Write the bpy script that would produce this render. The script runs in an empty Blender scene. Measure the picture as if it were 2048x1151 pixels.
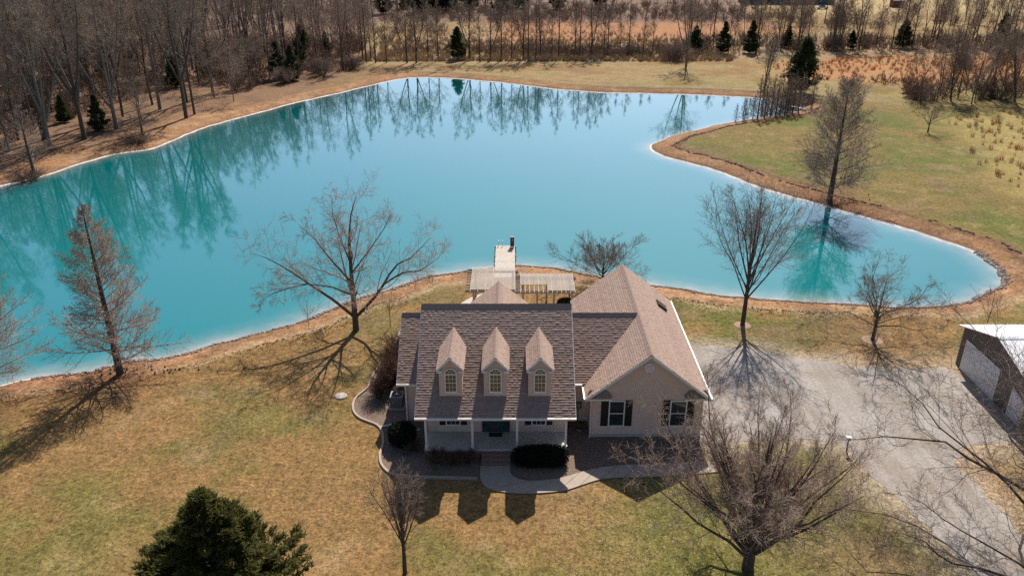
import bpy, bmesh, math, random
import numpy as np
from mathutils import Vector
# ------------------------------------------------------------------ camera, sky, sun, exposure
scene = bpy.context.scene
col = scene.collection
R = math.radians
cam_d = bpy.data.cameras.new('camera'); cam = bpy.data.objects.new('camera', cam_d); col.objects.link(cam)
cam.location = (0, 0, 30); cam.rotation_euler = (R(90) - math.atan(725 / 1593.), 0, 0)
cam_d.sensor_width = 36; cam_d.sensor_fit = 'HORIZONTAL'; cam_d.lens = 28.0; cam_d.clip_start = .5; cam_d.clip_end = 9000
scene.camera = cam
SUN_AZ, SUN_EL = 12.2, 45.3          # azimuth from +Y towards +X
world = bpy.data.worlds.new('World'); scene.world = world; world.use_nodes = True
wn = world.node_tree
sky = wn.nodes.new('ShaderNodeTexSky'); sky.sky_type = 'NISHITA'; sky.sun_disc = False
sky.sun_elevation = R(SUN_EL); sky.sun_rotation = R(SUN_AZ); sky.air_density = 1.0; sky.dust_density = 1.3; sky.ozone_density = 3.0
bg = wn.nodes['Background']; bg.inputs[1].default_value = .075
wn.links.new(sky.outputs[0], bg.inputs[0])
sl = bpy.data.lights.new('sun', 'SUN'); sl.energy = 5.0; sl.angle = R(.5); sl.color = (1, .93, .83)
so = bpy.data.objects.new('sun', sl); col.objects.link(so)
sv = Vector((math.sin(R(SUN_AZ)) * math.cos(R(SUN_EL)), math.cos(R(SUN_AZ)) * math.cos(R(SUN_EL)), math.sin(R(SUN_EL))))
so.rotation_euler = sv.to_track_quat('Z', 'Y').to_euler(); so.location = (60, 200, 200)
vs = scene.view_settings; vs.view_transform = 'Standard'; vs.look = 'None'; vs.exposure = 0.5; vs.gamma = 1; vs.use_curve_mapping = False
scene.cycles.max_bounces = 6; scene.cycles.diffuse_bounces = 3; scene.cycles.glossy_bounces = 3
scene.cycles.transparent_max_bounces = 6; scene.cycles.use_denoising = False
rng = np.random.default_rng(7); random.seed(7)

# ------------------------------------------------------------------ helpers
def tag(o, label=None, cat=None, group=None, kind=None):
    if label: o['label'] = label
    if cat: o['category'] = cat
    if group: o['group'] = group
    if kind: o['kind'] = kind
    return o
def empty(name, loc=(0, 0, 0), label=None, cat=None, group=None, rz=0, parent=None):
    o = bpy.data.objects.new(name, None); col.objects.link(o); o.location = loc; o.rotation_euler = (0, 0, rz)
    o.empty_display_size = .2
    if parent: o.parent = parent
    return tag(o, label, cat, group)
def link(name, me, parent=None, kind=None):
    o = bpy.data.objects.new(name, me); col.objects.link(o)
    if parent: o.parent = parent
    if kind: o['kind'] = kind
    return o
def copy_tree(o, parent=None):
    c = o.copy(); col.objects.link(c); c.parent = parent
    for ch in list(o.children): copy_tree(ch, c)
    return c
def np_mesh(name, V, F, mat=None, smooth=False, attrs=None):
    """V (n,3); F (m,4) or (m,3)"""
    V = np.asarray(V, np.float32); F = np.asarray(F, np.int32); m, k = F.shape
    me = bpy.data.meshes.new(name); me.vertices.add(len(V)); me.vertices.foreach_set('co', V.ravel())
    me.loops.add(m * k); me.loops.foreach_set('vertex_index', F.ravel())
    me.polygons.add(m); me.polygons.foreach_set('loop_start', np.arange(m, dtype=np.int32) * k)
    if smooth: me.polygons.foreach_set('use_smooth', np.ones(m, bool))
    for an, (typ, data) in (attrs or {}).items():
        a = me.attributes.new(an, typ, 'POINT')
        a.data.foreach_set('value' if typ == 'FLOAT' else 'color', np.asarray(data, np.float32).ravel())
    me.update(calc_edges=True); me.validate()
    if mat: me.materials.append(mat)
    return me
class MB:
    def __init__(s): s.v = []; s.f = []
    def quad(s, *p): n = len(s.v); s.v += [tuple(q) for q in p]; s.f.append(tuple(range(n, n + len(p)))); return s
    def box(s, x0, x1, y0, y1, z0, z1):
        n = len(s.v); s.v += [(x, y, z) for z in (z0, z1) for x, y in ((x0, y0), (x1, y0), (x1, y1), (x0, y1))]
        s.f += [tuple(n + i for i in q) for q in ((3, 2, 1, 0), (4, 5, 6, 7), (0, 1, 5, 4), (1, 2, 6, 5), (2, 3, 7, 6), (3, 0, 4, 7))]; return s
    def prism(s, poly, d):
        """poly: 3-D loop, d: extrusion vector"""
        n = len(s.v); k = len(poly); d = Vector(d)
        s.v += [tuple(Vector(p)) for p in poly] + [tuple(Vector(p) + d) for p in poly]
        s.f += [tuple(range(n + k - 1, n - 1, -1)), tuple(range(n + k, n + 2 * k))]
        s.f += [(n + i, n + (i + 1) % k, n + k + (i + 1) % k, n + k + i) for i in range(k)]; return s
    def tube(s, pts, r, k=8, cap=True):
        pts = [Vector(p) for p in pts]; rr = r if isinstance(r, (list, tuple)) else [r] * len(pts); n = len(s.v)
        for i, p in enumerate(pts):
            t = (pts[min(i + 1, len(pts) - 1)] - pts[max(i - 1, 0)]).normalized()
            u = t.cross(Vector((0, 0, 1)) if abs(t.z) < .9 else Vector((1, 0, 0))).normalized(); w = t.cross(u)
            s.v += [tuple(p + (u * math.cos(a) + w * math.sin(a)) * rr[i]) for a in [2 * math.pi * j / k for j in range(k)]]
        for i in range(len(pts) - 1):
            s.f += [(n + i * k + j, n + i * k + (j + 1) % k, n + (i + 1) * k + (j + 1) % k, n + (i + 1) * k + j) for j in range(k)]
        if cap: s.f += [tuple(range(n + k - 1, n - 1, -1)), tuple(range(n + (len(pts) - 1) * k, n + len(pts) * k))]
        return s
    def build(s, name, mat, parent=None, kind=None, bevel=0, smooth=False):
        me = bpy.data.meshes.new(name); me.from_pydata(s.v, [], s.f)
        bm = bmesh.new(); bm.from_mesh(me); bmesh.ops.recalc_face_normals(bm, faces=bm.faces)
        if bevel: bmesh.ops.bevel(bm, geom=list(bm.edges), offset=bevel, segments=1, affect='EDGES', clamp_overlap=True)
        bm.to_mesh(me); bm.free()
        if smooth:
            for p in me.polygons: p.use_smooth = True
        me.materials.append(mat); me.update()
        return link(name, me, parent, kind)
def lathe(prof, k=16):
    m = MB(); n = len(prof)
    for r, z in prof: m.v += [(r * math.cos(2 * math.pi * j / k), r * math.sin(2 * math.pi * j / k), z) for j in range(k)]
    for i in range(n - 1): m.f += [(i * k + j, i * k + (j + 1) % k, (i + 1) * k + (j + 1) % k, (i + 1) * k + j) for j in range(k)]
    m.f += [tuple(range(k - 1, -1, -1)), tuple(range((n - 1) * k, n * k))]; return m

# ------------------------------------------------------------------ materials
def nodes(name):
    m = bpy.data.materials.new(name); m.use_nodes = True; nt = m.node_tree; return m, nt, nt.nodes['Principled BSDF']
def nd(nt, typ, **kw):
    n = nt.nodes.new(typ)
    for k, v in kw.items():
        if k in n.bl_rna.properties.keys(): setattr(n, k, v)
        else: n.inputs[k].default_value = v
    return n
def noise(nt, vec, scale, detail=4, rough=.6, dist=0):
    n = nd(nt, 'ShaderNodeTexNoise', Scale=scale, Detail=detail, Roughness=rough, Distortion=dist); nt.links.new(vec, n.inputs['Vector']); return n.outputs['Fac']
def ramp(nt, fac, stops):
    n = nt.nodes.new('ShaderNodeValToRGB'); e = n.color_ramp.elements
    while len(e) < len(stops): e.new(.5)
    for el, (p, c) in zip(e, stops): el.position = p; el.color = (*c, 1) if len(c) == 3 else c
    nt.links.new(fac, n.inputs[0]); return n.outputs[0]
def mixc(nt, fac, a, b, mode='MIX'):
    n = nt.nodes.new('ShaderNodeMix'); n.data_type = 'RGBA'; n.blend_type = mode
    for i, v in ((0, fac), (6, a), (7, b)):
        if isinstance(v, (int, float)): n.inputs[i].default_value = v
        elif isinstance(v, tuple): n.inputs[i].default_value = (*v, 1)
        else: nt.links.new(v, n.inputs[i])
    return n.outputs[2]
def math_(nt, op, a, b=None, clamp=False):
    n = nt.nodes.new('ShaderNodeMath'); n.operation = op; n.use_clamp = clamp
    for i, v in enumerate((a, b)):
        if v is None: continue
        if isinstance(v, (int, float)): n.inputs[i].default_value = v
        else: nt.links.new(v, n.inputs[i])
    return n.outputs[0]
def mrange(nt, v, a, b, c=0., d=1.):
    n = nt.nodes.new('ShaderNodeMapRange'); nt.links.new(v, n.inputs[0])
    for i, x in enumerate((a, b, c, d)): n.inputs[i + 1].default_value = x
    return n.outputs[0]
def bump(nt, b, h, strength=.5, dist=.02):
    n = nd(nt, 'ShaderNodeBump', Strength=strength, Distance=dist); nt.links.new(h, n.inputs['Height']); nt.links.new(n.outputs[0], b.inputs['Normal'])
def M(name, c, rough=.6, var=.15, scale=5, bumps=0, bscale=30, bdist=.01, metal=0, spec=.5, space='Object', stain=0, attr=None):
    m, nt, b = nodes(name)
    if space == 'World': vec = nt.nodes.new('ShaderNodeNewGeometry').outputs['Position']
    else: vec = nt.nodes.new('ShaderNodeTexCoord').outputs['Object']
    f = noise(nt, vec, scale, 5, .65)
    lo = tuple(max(0, x * (1 - var)) for x in c); hi = tuple(min(1, x * (1 + var)) for x in c)
    cc = ramp(nt, f, [(.3, lo), (.7, hi)])
    if stain:
        s = noise(nt, vec, scale * .23, 4, .6); cc = mixc(nt, mrange(nt, s, .48, .7, 0, stain), cc, tuple(x * .55 for x in c))
    if attr:
        a = nd(nt, 'ShaderNodeAttribute', attribute_name=attr); cc = mixc(nt, 1.0, cc, a.outputs['Color'], 'MULTIPLY')
    nt.links.new(cc, b.inputs['Base Color'])
    b.inputs['Roughness'].default_value = rough; b.inputs['Metallic'].default_value = metal; b.inputs['Specular IOR Level'].default_value = spec
    if bumps: bump(nt, b, noise(nt, vec, bscale, 4, .65), bumps, bdist)
    return m
mt = {}
mt['bark'] = M('bark', (.085, .068, .055), .9, .35, 5, .6, 25, .02, spec=.2)
mt['bark_grey'] = M('bark_grey', (.16, .14, .12), .9, .3, 4, .6, 20, .02, spec=.2)
mt['twig'] = M('twig', (.21, .16, .13), .85, .3, .8, spec=.2)
mt['twig_pale'] = M('twig_pale', (.33, .245, .195), .85, .3, .8, spec=.25)
mt['twig_wood'] = M('twig_wood', (.255, .19, .15), .9, .35, .25, spec=.1)
mt['brush'] = M('brush', (.20, .135, .098), .9, .4, .12, spec=.1, space='World')
mt['white'] = M('white_trim', (.74, .73, .71), .45, .06, 3)
mt['siding'] = M('vinyl_siding', (.66, .50, .42), .55, .07, 1.2)
mt['shingle'] = M('asphalt_shingle', (.335, .245, .203), .95, .16, 9, .5, 120, .004, spec=.15, stain=.25, attr='tone', space='World')
mt['cap'] = M('ridge_shingle', (.30, .22, .185), .95, .2, 10, .4, 100, .004, spec=.15)
mt['deck'] = M('soffit', (.62, .60, .57), .6, .06, 2)
mt['gutter'] = M('gutter_white', (.72, .70, .67), .4, .05, 3)
mt['shutter'] = M('shutter_black', (.018, .013, .014), .5, .2, 8)
mt['concrete'] = M('concrete', (.46, .40, .345), .85, .12, 2.5, .3, 60, .004, stain=.25)
mt['walk'] = M('walk_concrete', (.36, .285, .23), .85, .10, 3, .3, 60, .004, stain=.3)
mt['porch'] = M('porch_concrete', (.52, .46, .40), .7, .14, 1.2, stain=.35)
mt['brick'] = M('brick', (.27, .15, .115), .85, .3, 9, .4, 40, .006)
mt['mortar'] = M('mortar', (.33, .28, .25), .9, .15, 20)
mt['door'] = M('door_teal', (.03, .055, .06), .35, .15, 4)
mt['mat'] = M('doormat_black', (.02, .02, .02), .95, .3, 30)
mt['metal_grey'] = M('metal_grey', (.20, .19, .18), .5, .15, 5, metal=.4)
mt['metal_dark'] = M('metal_dark', (.025, .026, .028), .5, .25, 6)
mt['steel'] = M('steel', (.65, .65, .66), .3, .1, 5, metal=.8)
mt['wood_grey'] = M('weathered_wood', (.25, .205, .175), .85, .25, 6, .4, 30, .006, stain=.3)
mt['wood_pale'] = M('dock_boards', (.44, .385, .325), .8, .25, 4, .3, 30, .005, stain=.3)
mt['wood_white'] = M('whitewashed_wood', (.345, .30, .262), .75, .25, 5, .2, 30, .004)
mt['shed_wall'] = M('shed_steel_wall', (.115, .10, .095), .5, .12, 1.5)
mt['shed_roof'] = M('shed_steel_roof', (.80, .80, .80), .35, .05, 1.0)
mt['shed_door'] = M('shed_door_white', (.60, .62, .66), .5, .08, 2)
mt['stone'] = M('shore_stone', (.26, .215, .185), .9, .5, 1.5, space='World')
mt['mulchring'] = M('mulch_ring', (.30, .19, .13), .95, .3, 12, .8, 25, .03)
mt['leaf'] = M('fallen_leaf', (.30, .205, .13), .8, .5, .9, space='World')
mt['sedge'] = M('broomsedge', (.44, .20, .075), .9, .3, .5, space='World')
mt['green_dark'] = M('cedar_green', (.050, .064, .026), .8, .5, 1.1, spec=.2)
mt['green_hero'] = M('juniper_green', (.105, .105, .03), .8, .55, 1.3, spec=.25)
mt['green_box'] = M('boxwood_green', (.018, .024, .014), .8, .4, 3, spec=.2)
def leafy(name, f):
    m = mt[name]; nt = m.node_tree; b = nt.nodes['Principled BSDF']; tr_ = nt.nodes.new('ShaderNodeBsdfTranslucent'); mx = nt.nodes.new('ShaderNodeMixShader'); mx.inputs[0].default_value = f
    nt.links.new(b.inputs['Base Color'].links[0].from_socket, tr_.inputs['Color']); nt.links.new(b.outputs[0], mx.inputs[1]); nt.links.new(tr_.outputs[0], mx.inputs[2]); nt.links.new(mx.outputs[0], nt.nodes['Material Output'].inputs['Surface'])
leafy('green_hero', .45); leafy('green_dark', .4); leafy('green_box', .3)
mt['rustbrown'] = M('shrub_brown', (.15, .085, .06), .9, .35, 1.0, spec=.1)
mt['teal_roof'] = M('teal_metal', (.03, .10, .12), .5, .15, 1)
mt['rust'] = M('rusty_red', (.14, .035, .025), .7, .3, 2)
mt['carpaint'] = M('car_pale', (.55, .58, .62), .3, .05, 2)
mt['rubber'] = M('rubber', (.015, .015, .015), .8, .1, 5)
mt['pvc'] = M('pvc_white', (.68, .68, .67), .4, .06, 4)
mt['paleboulder'] = M('pale_boulder', (.55, .50, .40), .9, .2, 4, .5, 10, .03)
def glass_mat(name, c, ior):
    m, nt, b = nodes(name); vec = nt.nodes.new('ShaderNodeTexCoord').outputs['Object']
    nt.links.new(ramp(nt, noise(nt, vec, 2.5, 3), [(.35, tuple(x * .6 for x in c)), (.65, c)]), b.inputs['Base Color'])
    b.inputs['Roughness'].default_value = .06; b.inputs['IOR'].default_value = ior; return m
mt['glass'] = glass_mat('window_glass', (.03, .036, .036), 1.7)
mt['glass_warm'] = glass_mat('window_glass_warm', (.14, .11, .045), 1.8)

# ------------------------------------------------------------------ maps in world metres (x right, y away from the camera)
WL = -.55
SHORE = [(-35.8,50.6),(-35.0,50.9),(-32.6,51.8),(-30.7,52.9),(-29.0,53.5),(-27.2,53.9),(-25.2,55.2),(-23.2,56.5),(-20.7,58.0),(-19.4,59.1),(-18.0,60.5),(-16.6,61.9),(-14.5,64.2),(-12.1,66.3),(-9.6,68.3),(-7.8,69.6),(-6.0,70.6),(-4.1,71.5),(-1.7,72.2),(0.4,72.3),(1.9,72.2),(3.7,71.9),(5.8,71.1),(7.8,69.9),(10.4,68.8),(13.1,67.7),(15.0,67.0),(17.2,66.1),(19.7,65.3),(22.7,64.7),(26.1,64.1),(31.1,63.3),(36.3,63.1),(39.2,63.7),(42.4,65.4),(44.7,67.1),(46.1,68.9),(47.2,71.3),(47.5,74.1),(47.0,77.4),(45.3,80.0),(43.4,82.8),(40.4,86.4),(37.3,90.3),(33.8,94.6),(31.3,98.7),(28.7,104.2),(25.6,108.6),(22.1,112.3),(20.8,115.1),(20.6,118.0),(21.6,120.4),(24.9,124.8),(30.0,129.6),(36.1,134.3),(41.5,137.7),(44.9,139.3),(48.5,141.3),(51.6,144.2),(53.6,147.7),(53.4,151.3),(50.5,154.2),(46.3,156.6),(39.0,158.4),(32.3,159.6),(27.4,160.2),(19.2,161.2),(12.8,163.3),(7.2,166.0),(2.2,169.4),(-2.9,172.9),(-6.9,175.0),(-11.0,176.7),(-15.3,178.4),(-19.2,179.0),(-23.0,178.4),(-26.9,173.7),(-30.2,168.3),(-34.2,160.7),(-37.4,156.6),(-40.6,151.8),(-45.0,143.1),(-49.0,135.4),(-50.8,131.0),(-52.1,126.5),(-52.8,121.3),(-53.6,116.8),(-57.6,115.1),(-60.4,110.4),(-61.3,106.4),(-63.1,101.9),(-65.7,98.3),(-71,93),(-79,84),(-84,72),(-80,58),(-70,50),(-58,46),(-46,46.5),(-39,49.2)]
DRIVE = [(12.6,55.2),(14.12,54.82),(16.69,54.9),(19.18,54.02),(21.96,53.08),(24.67,52.16),(27.33,51.35),(30.34,51.42),(33.2,51.57),(33.2,42.38),(30.47,41.84),(28.6,41.6),(27.3,40.6),(27.1,39.3),(27.3,37.65),(27.5,34.84),(27.7,32.15),(27.9,29),(28,20),(28.5,8),(24.5,8),(23.7,24),(23.47,30.23),(23.24,32.52),(22.74,33.96),(22.34,35.46),(21.96,37.2),(21.51,39.3),(21.13,41.05),(20.36,42.38),(17.24,42.66),(14.21,42.11),(12.2,41.3),(12.2,43)]
EDGE = [(-9.0,58.05),(-9.19,55.06),(-9.64,53.31),(-10.02,51.57),(-10.25,49.99),(-10.2,48.75),(-10.63,47.95),(-10.97,47.1),(-10.85,45.85),(-10.31,44.94),(-9.6,44.47),(-8.87,44.06),(-8.44,43.38),(-8.15,41.84),(-8.25,41.05),(-8.1,40.04),(-7.68,39.3),(-7.16,38.81),(-5.79,38.58),(-3.7,38.53),(-1.96,38.44)]
BED = EDGE + [(-1.95, 41.0), (-5.5, 42), (-5.6, 46), (-7, 46), (-7, 52), (-7.0, 58)]
BED2 = [(-.1, 40.6), (-.1, 38.9), (.3, 38.5), (1.4, 38.2), (2.8, 38.4), (3.6, 38.8), (4.6, 39.3), (6.3, 39.7), (8.7, 39.85), (12.0, 39.9), (12.2, 43), (4.0, 45), (3.4, 42)]
WOODEDGE = [(-75.1,112),(-74.6,130.7),(-76.3,144.6),(-67.4,156.3),(-65.4,167),(-52.8,158),(-49.4,172.7),(-38.0,185.6),(-38.6,208.7),(-44.7,261.7),(-62.9,367.1),(-70,460),(-420,460),(-420,90),(-120,70),(-92,80)]
ORANGE1 = [(-3.5,236),(-8,282.9),(9.8,300),(49.3,305),(82,295),(90,255),(40.5,236)]
ORANGE2 = [(62,196.5),(83.3,204),(95.6,206),(140,212),(150,180),(112.7,172),(81.3,166),(72.0,170),(58,175.8)]
TANF = [(-36,198),(-27.4,245),(-4.0,262),(43.1,250),(95,240),(160,250),(160,212),(60,206),(41.4,203),(-3.0,199)]
def sdpoly(x, y, poly):
    """signed distance: positive outside, negative inside"""
    P = np.array(poly); Q = np.roll(P, -1, 0); d2 = np.full(x.shape, 1e18); ins = np.zeros(x.shape, bool)
    for (ax, ay), (bx, by) in zip(P, Q):
        ex, ey = bx - ax, by - ay; t = np.clip(((x - ax) * ex + (y - ay) * ey) / (ex * ex + ey * ey + 1e-12), 0, 1)
        d2 = np.minimum(d2, (x - ax - t * ex) ** 2 + (y - ay - t * ey) ** 2)
        if ay != by: ins ^= ((ay > y) != (by > y)) & (x < (bx - ax) * (y - ay) / (by - ay) + ax)
    return np.where(ins, -1, 1) * np.sqrt(d2)
def smooth_closed(poly, it=2):
    P = np.array(poly, float)
    for _ in range(it):
        Q = np.roll(P, -1, 0); P = np.stack([.75 * P + .25 * Q, .25 * P + .75 * Q], 1).reshape(-1, 2)
    return P
SHORE_S = smooth_closed(SHORE, 3)
_sd_tab = {}
def vnoise(x, y, sc, seed=0, oct=3):
    r = np.random.default_rng(seed); out = 0; amp = 1; tot = 0
    for o in range(oct):
        T = r.random((64, 64)); u = x / sc; v = y / sc; i = np.floor(u).astype(int); j = np.floor(v).astype(int); fu = u - i; fv = v - j
        fu = fu * fu * (3 - 2 * fu); fv = fv * fv * (3 - 2 * fv); g = lambda a, b: T[a % 64, b % 64]
        out = out + amp * ((g(i, j) * (1 - fu) + g(i + 1, j) * fu) * (1 - fv) + (g(i, j + 1) * (1 - fu) + g(i + 1, j + 1) * fu) * fv)
        tot += amp; amp *= .55; sc *= .47
    return out / tot
_t = np.roll(SHORE_S, -1, 0) - np.roll(SHORE_S, 1, 0); _t /= np.hypot(_t[:, 0], _t[:, 1])[:, None]
SHORE_S = SHORE_S + np.stack([_t[:, 1], -_t[:, 0]], 1) * (.9 * (vnoise(SHORE_S[:, 0] + 200, SHORE_S[:, 1], 3.0, 21, 3) - .5))[:, None]
def sstep(a, b, x): t = np.clip((x - a) / (b - a), 0, 1); return t * t * (3 - 2 * t)
def ground_z(x, y, sd):
    land = np.clip(sd, 0, None)
    z = WL + .55 * (1 - np.exp(-land / 1.5)) * np.clip(1 + 0 * land, 0, 1)
    z = z + .05 * sstep(2.8, 3.4, land) * np.exp(-land / 6.) + .09 * (vnoise(x, y, 1.6, 5) - .5) * np.exp(-((land - 2.2) / 2.2) ** 2)
    return np.where(sd < 0, np.maximum(WL + sd * .4, -3.5), z)
def gz(x, y):
    x = np.atleast_1d(np.array(x, float)); y = np.atleast_1d(np.array(y, float)); return ground_z(x, y, sdpoly(x, y, SHORE_S))

# ------------------------------------------------------------------ ground and pond
def axis(parts): return np.unique(np.round(np.concatenate(parts), 3))
gxs = axis([-np.geomspace(90, 3000, 40), np.arange(-90, -40, .8), np.arange(-40, 62, .5), np.arange(62, 130, 1.), np.geomspace(130, 3000, 38)])
gys = axis([-np.geomspace(1, 1500, 16), np.arange(0, 26, 2), np.arange(26, 105, .5), np.arange(105, 185, .7), np.arange(185, 300, 1.6), np.geomspace(300, 5000, 44)])
GX, GY = np.meshgrid(gxs, gys); fx, fy = GX.ravel(), GY.ravel()
SD = np.full(fx.shape, 500.); near = (fx > -130) & (fx < 110) & (fy > 0) & (fy < 230)
SD[near] = sdpoly(fx[near], fy[near], SHORE_S)
Z = ground_z(fx, fy, SD)
# albedo map: tan dormant lawn, green patches, bank earth, litter, sedge
n1 = vnoise(fx, fy, 9, 1); n2 = vnoise(fx, fy, 3.2, 2); n3 = vnoise(fx, fy, 26, 3, 2); n4 = vnoise(fx, fy, 1.5, 4, 2)
TAN = np.array([.222, .135, .056]); GREEN = np.array([.108, .118, .030]); STRAW = np.array([.33, .235, .12]); BROWN = np.array([.17, .105, .068])
C = TAN[None] * np.ones((len(fx), 1))
def blend(w, c): global C; C = C * (1 - w[:, None]) + w[:, None] * np.array(c)[None]
east = sstep(8, 26, fx) * sstep(60, 80, fy) * (1 - sstep(165, 185, fy))
gw = sstep(.44, .62, n1 * .6 + n2 * .4) * .62
gw = np.maximum(gw, sstep(.34, .56, n1 * .55 + n2 * .45) * .8 * sstep(1, 9, fx) * (1 - sstep(62, 66, fy)))
gw = np.maximum(gw, east * (.45 + .5 * sstep(.4, .62, n1 * .7 + n2 * .3)))
gw = np.maximum(gw, .75 * sstep(.40, .58, n2 * .6 + n1 * .4) * np.exp(-((fx + 6) / 12) ** 2 - ((fy - 61) / 7) ** 2))
blend(np.clip(gw, 0, 1), GREEN)
blend(sstep(.55, .75, n4 * .5 + n2 * .5) * .35, STRAW)
blend(sstep(.52, .70, n2 * .5 + n3 * .5) * .5, BROWN)
# far side
far = sstep(160, 178, fy + .3 * np.abs(fx)) * sstep(3, 8, SD)
blend(far * .5 * sstep(.35, .6, n1), STRAW)
blend((1 - sstep(-2, 6, sdpoly(fx, fy, TANF) + 8 * (n2 - .5))) * .8, (.29, .20, .12))
blend((1 - sstep(-8, 8, sdpoly(fx, fy, ORANGE1) + 14 * (n1 - .5))) * .9, (.32, .15, .072))
blend((1 - sstep(-7, 6, sdpoly(fx, fy, ORANGE2) + 14 * (n2 - .5))) * (.35 + .6 * sstep(.35, .6, n2)), (.38, .17, .075))
blend(sstep(300, 325, fy) * .9 * (1 - sstep(400, 600, fy)), (.36, .27, .13))
blend((1 - sstep(-7, 5, sdpoly(fx, fy, WOODEDGE) + 8 * (n2 - .5))) * .92, (.17, .108, .075))
TUFTP = [(72, 135), (95, 145), (110, 130), (85, 90), (64, 88), (62, 101), (66, 112), (72, 124)]
blend((1 - sstep(-5, 4, sdpoly(fx, fy, TUFTP) + 9 * (n2 - .5))) * .6, (.34, .26, .10))
wl = sstep(-34, -42, fx) * sstep(92, 102, fy) * (1 - sstep(205, 240, fy)); blend(wl * .8, (.19, .112, .07)); blend(wl * sstep(.45, .65, n2) * .6, (.13, .082, .058))
blend(sstep(275, 292, fy + 10 * (n1 - .5)) * (1 - sstep(80, 92, fx - .25 * (fy - 300))) * .9, (.155, .098, .078))
# front right corner: leaf litter, browner
blend(sstep(12, 20, fx) * (1 - sstep(39, 43, fy)) * .6 * sstep(.35, .6, n2), (.20, .125, .075))
# earth bank
bw = 2.5 + 1.2 * east + 2.6 * (n1 - .5) + 1.2 * (n2 - .5) + 1.6 * sstep(100, 150, fy) * (fx < -20) + 3.5 * (fx < -50) * sstep(95, 110, fy)
bank = 1 - sstep(bw - .45, bw + .9, SD + .9 * (n4 - .5))
lowleft = (fx < -20) & (fy < 60)
blend(bank * .95, (.29, .155, .078)); blend(bank * sstep(.42, .62, n2) * .55, (.17, .10, .06)); blend(bank * sstep(.5, .7, n4) * .4, (.36, .24, .15)); blend(bank * east * .5, (.20, .115, .062))
blend(np.exp(-((SD - bw - .7) / .5) ** 2) * .5 * (1 - east) * (fy < 100), (.40, .29, .19))
blend(np.exp(-((SD - bw + .1) / .35) ** 2) * .75 * east, (.08, .05, .032))
blend(np.exp(-((SD - 5.5) / .8) ** 2) * .6 * ((fy > 155) & (fx > -25)), (.30, .24, .16))
dd = sdpoly(fx, fy, DRIVE); blend((1 - sstep(.0, 2.6, dd + 2.2 * (n4 - .5))) * .75, (.36, .29, .22)); blend((1 - sstep(0, 5, dd + 3 * (n2 - .5))) * .35 * (fx > 25), (.34, .24, .15))
# worn earth under the lone cypresses
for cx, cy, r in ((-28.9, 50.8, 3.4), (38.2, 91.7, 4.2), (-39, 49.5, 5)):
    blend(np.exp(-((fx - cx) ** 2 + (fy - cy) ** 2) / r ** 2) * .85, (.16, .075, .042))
C = np.clip(C * (.9 + .2 * n4[:, None]), 0, 1)
nx, ny = len(gxs), len(gys)
idx = np.arange(nx * ny).reshape(ny, nx); F = np.stack([idx[:-1, :-1], idx[:-1, 1:], idx[1:, 1:], idx[1:, :-1]], -1).reshape(-1, 4)
m, nt, b = nodes('ground_mat')
pos = nt.nodes.new('ShaderNodeNewGeometry').outputs['Position']
ca = nd(nt, 'ShaderNodeAttribute', attribute_name='Col'); sa = nd(nt, 'ShaderNodeAttribute', attribute_name='shore')
fine = noise(nt, pos, 2.2, 6, .78); fine2 = noise(nt, pos, 5.5, 5, .8); blot = noise(nt, pos, .55, 5, .65)
c1 = mixc(nt, 1., ca.outputs['Color'], ramp(nt, fine, [(.28, (.42, .42, .40)), (.5, (1, 1, 1)), (.74, (1.5, 1.46, 1.36))]), 'MULTIPLY')
c1 = mixc(nt, 1., c1, ramp(nt, fine2, [(.32, (.36, .34, .32)), (.5, (1, 1, 1)), (.68, (1.55, 1.55, 1.55))]), 'MULTIPLY')
c1 = mixc(nt, 1., c1, ramp(nt, blot, [(.3, (.80, .86, .78)), (.7, (1.18, 1.12, 1.16))]), 'MULTIPLY')
wob = math_(nt, 'ADD', sa.outputs['Fac'], math_(nt, 'MULTIPLY', math_(nt, 'SUBTRACT', fine, .5), .35))
rim = math_(nt, 'MULTIPLY', mrange(nt, wob, -.5, -.1), mrange(nt, wob, .38, .2))
c1 = mixc(nt, math_(nt, 'MULTIPLY', rim, mrange(nt, noise(nt, pos, .8, 4, .7), .35, .6, .5, 1.)), c1, (.74, .69, .63))
wet = math_(nt, 'MULTIPLY', mrange(nt, wob, .15, .3), mrange(nt, wob, .9, .5))
c1 = mixc(nt, math_(nt, 'MULTIPLY', wet, .45), c1, (.11, .07, .05))
nt.links.new(c1, b.inputs['Base Color']); b.inputs['Roughness'].default_value = .95; b.inputs['Specular IOR Level'].default_value = .1
bump(nt, b, math_(nt, 'ADD', fine, fine2), .55, .05)
mt['ground'] = m
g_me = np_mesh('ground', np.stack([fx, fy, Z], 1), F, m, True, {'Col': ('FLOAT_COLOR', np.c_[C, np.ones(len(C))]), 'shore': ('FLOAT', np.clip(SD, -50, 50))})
tag(link('ground', g_me), kind='structure')
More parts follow.
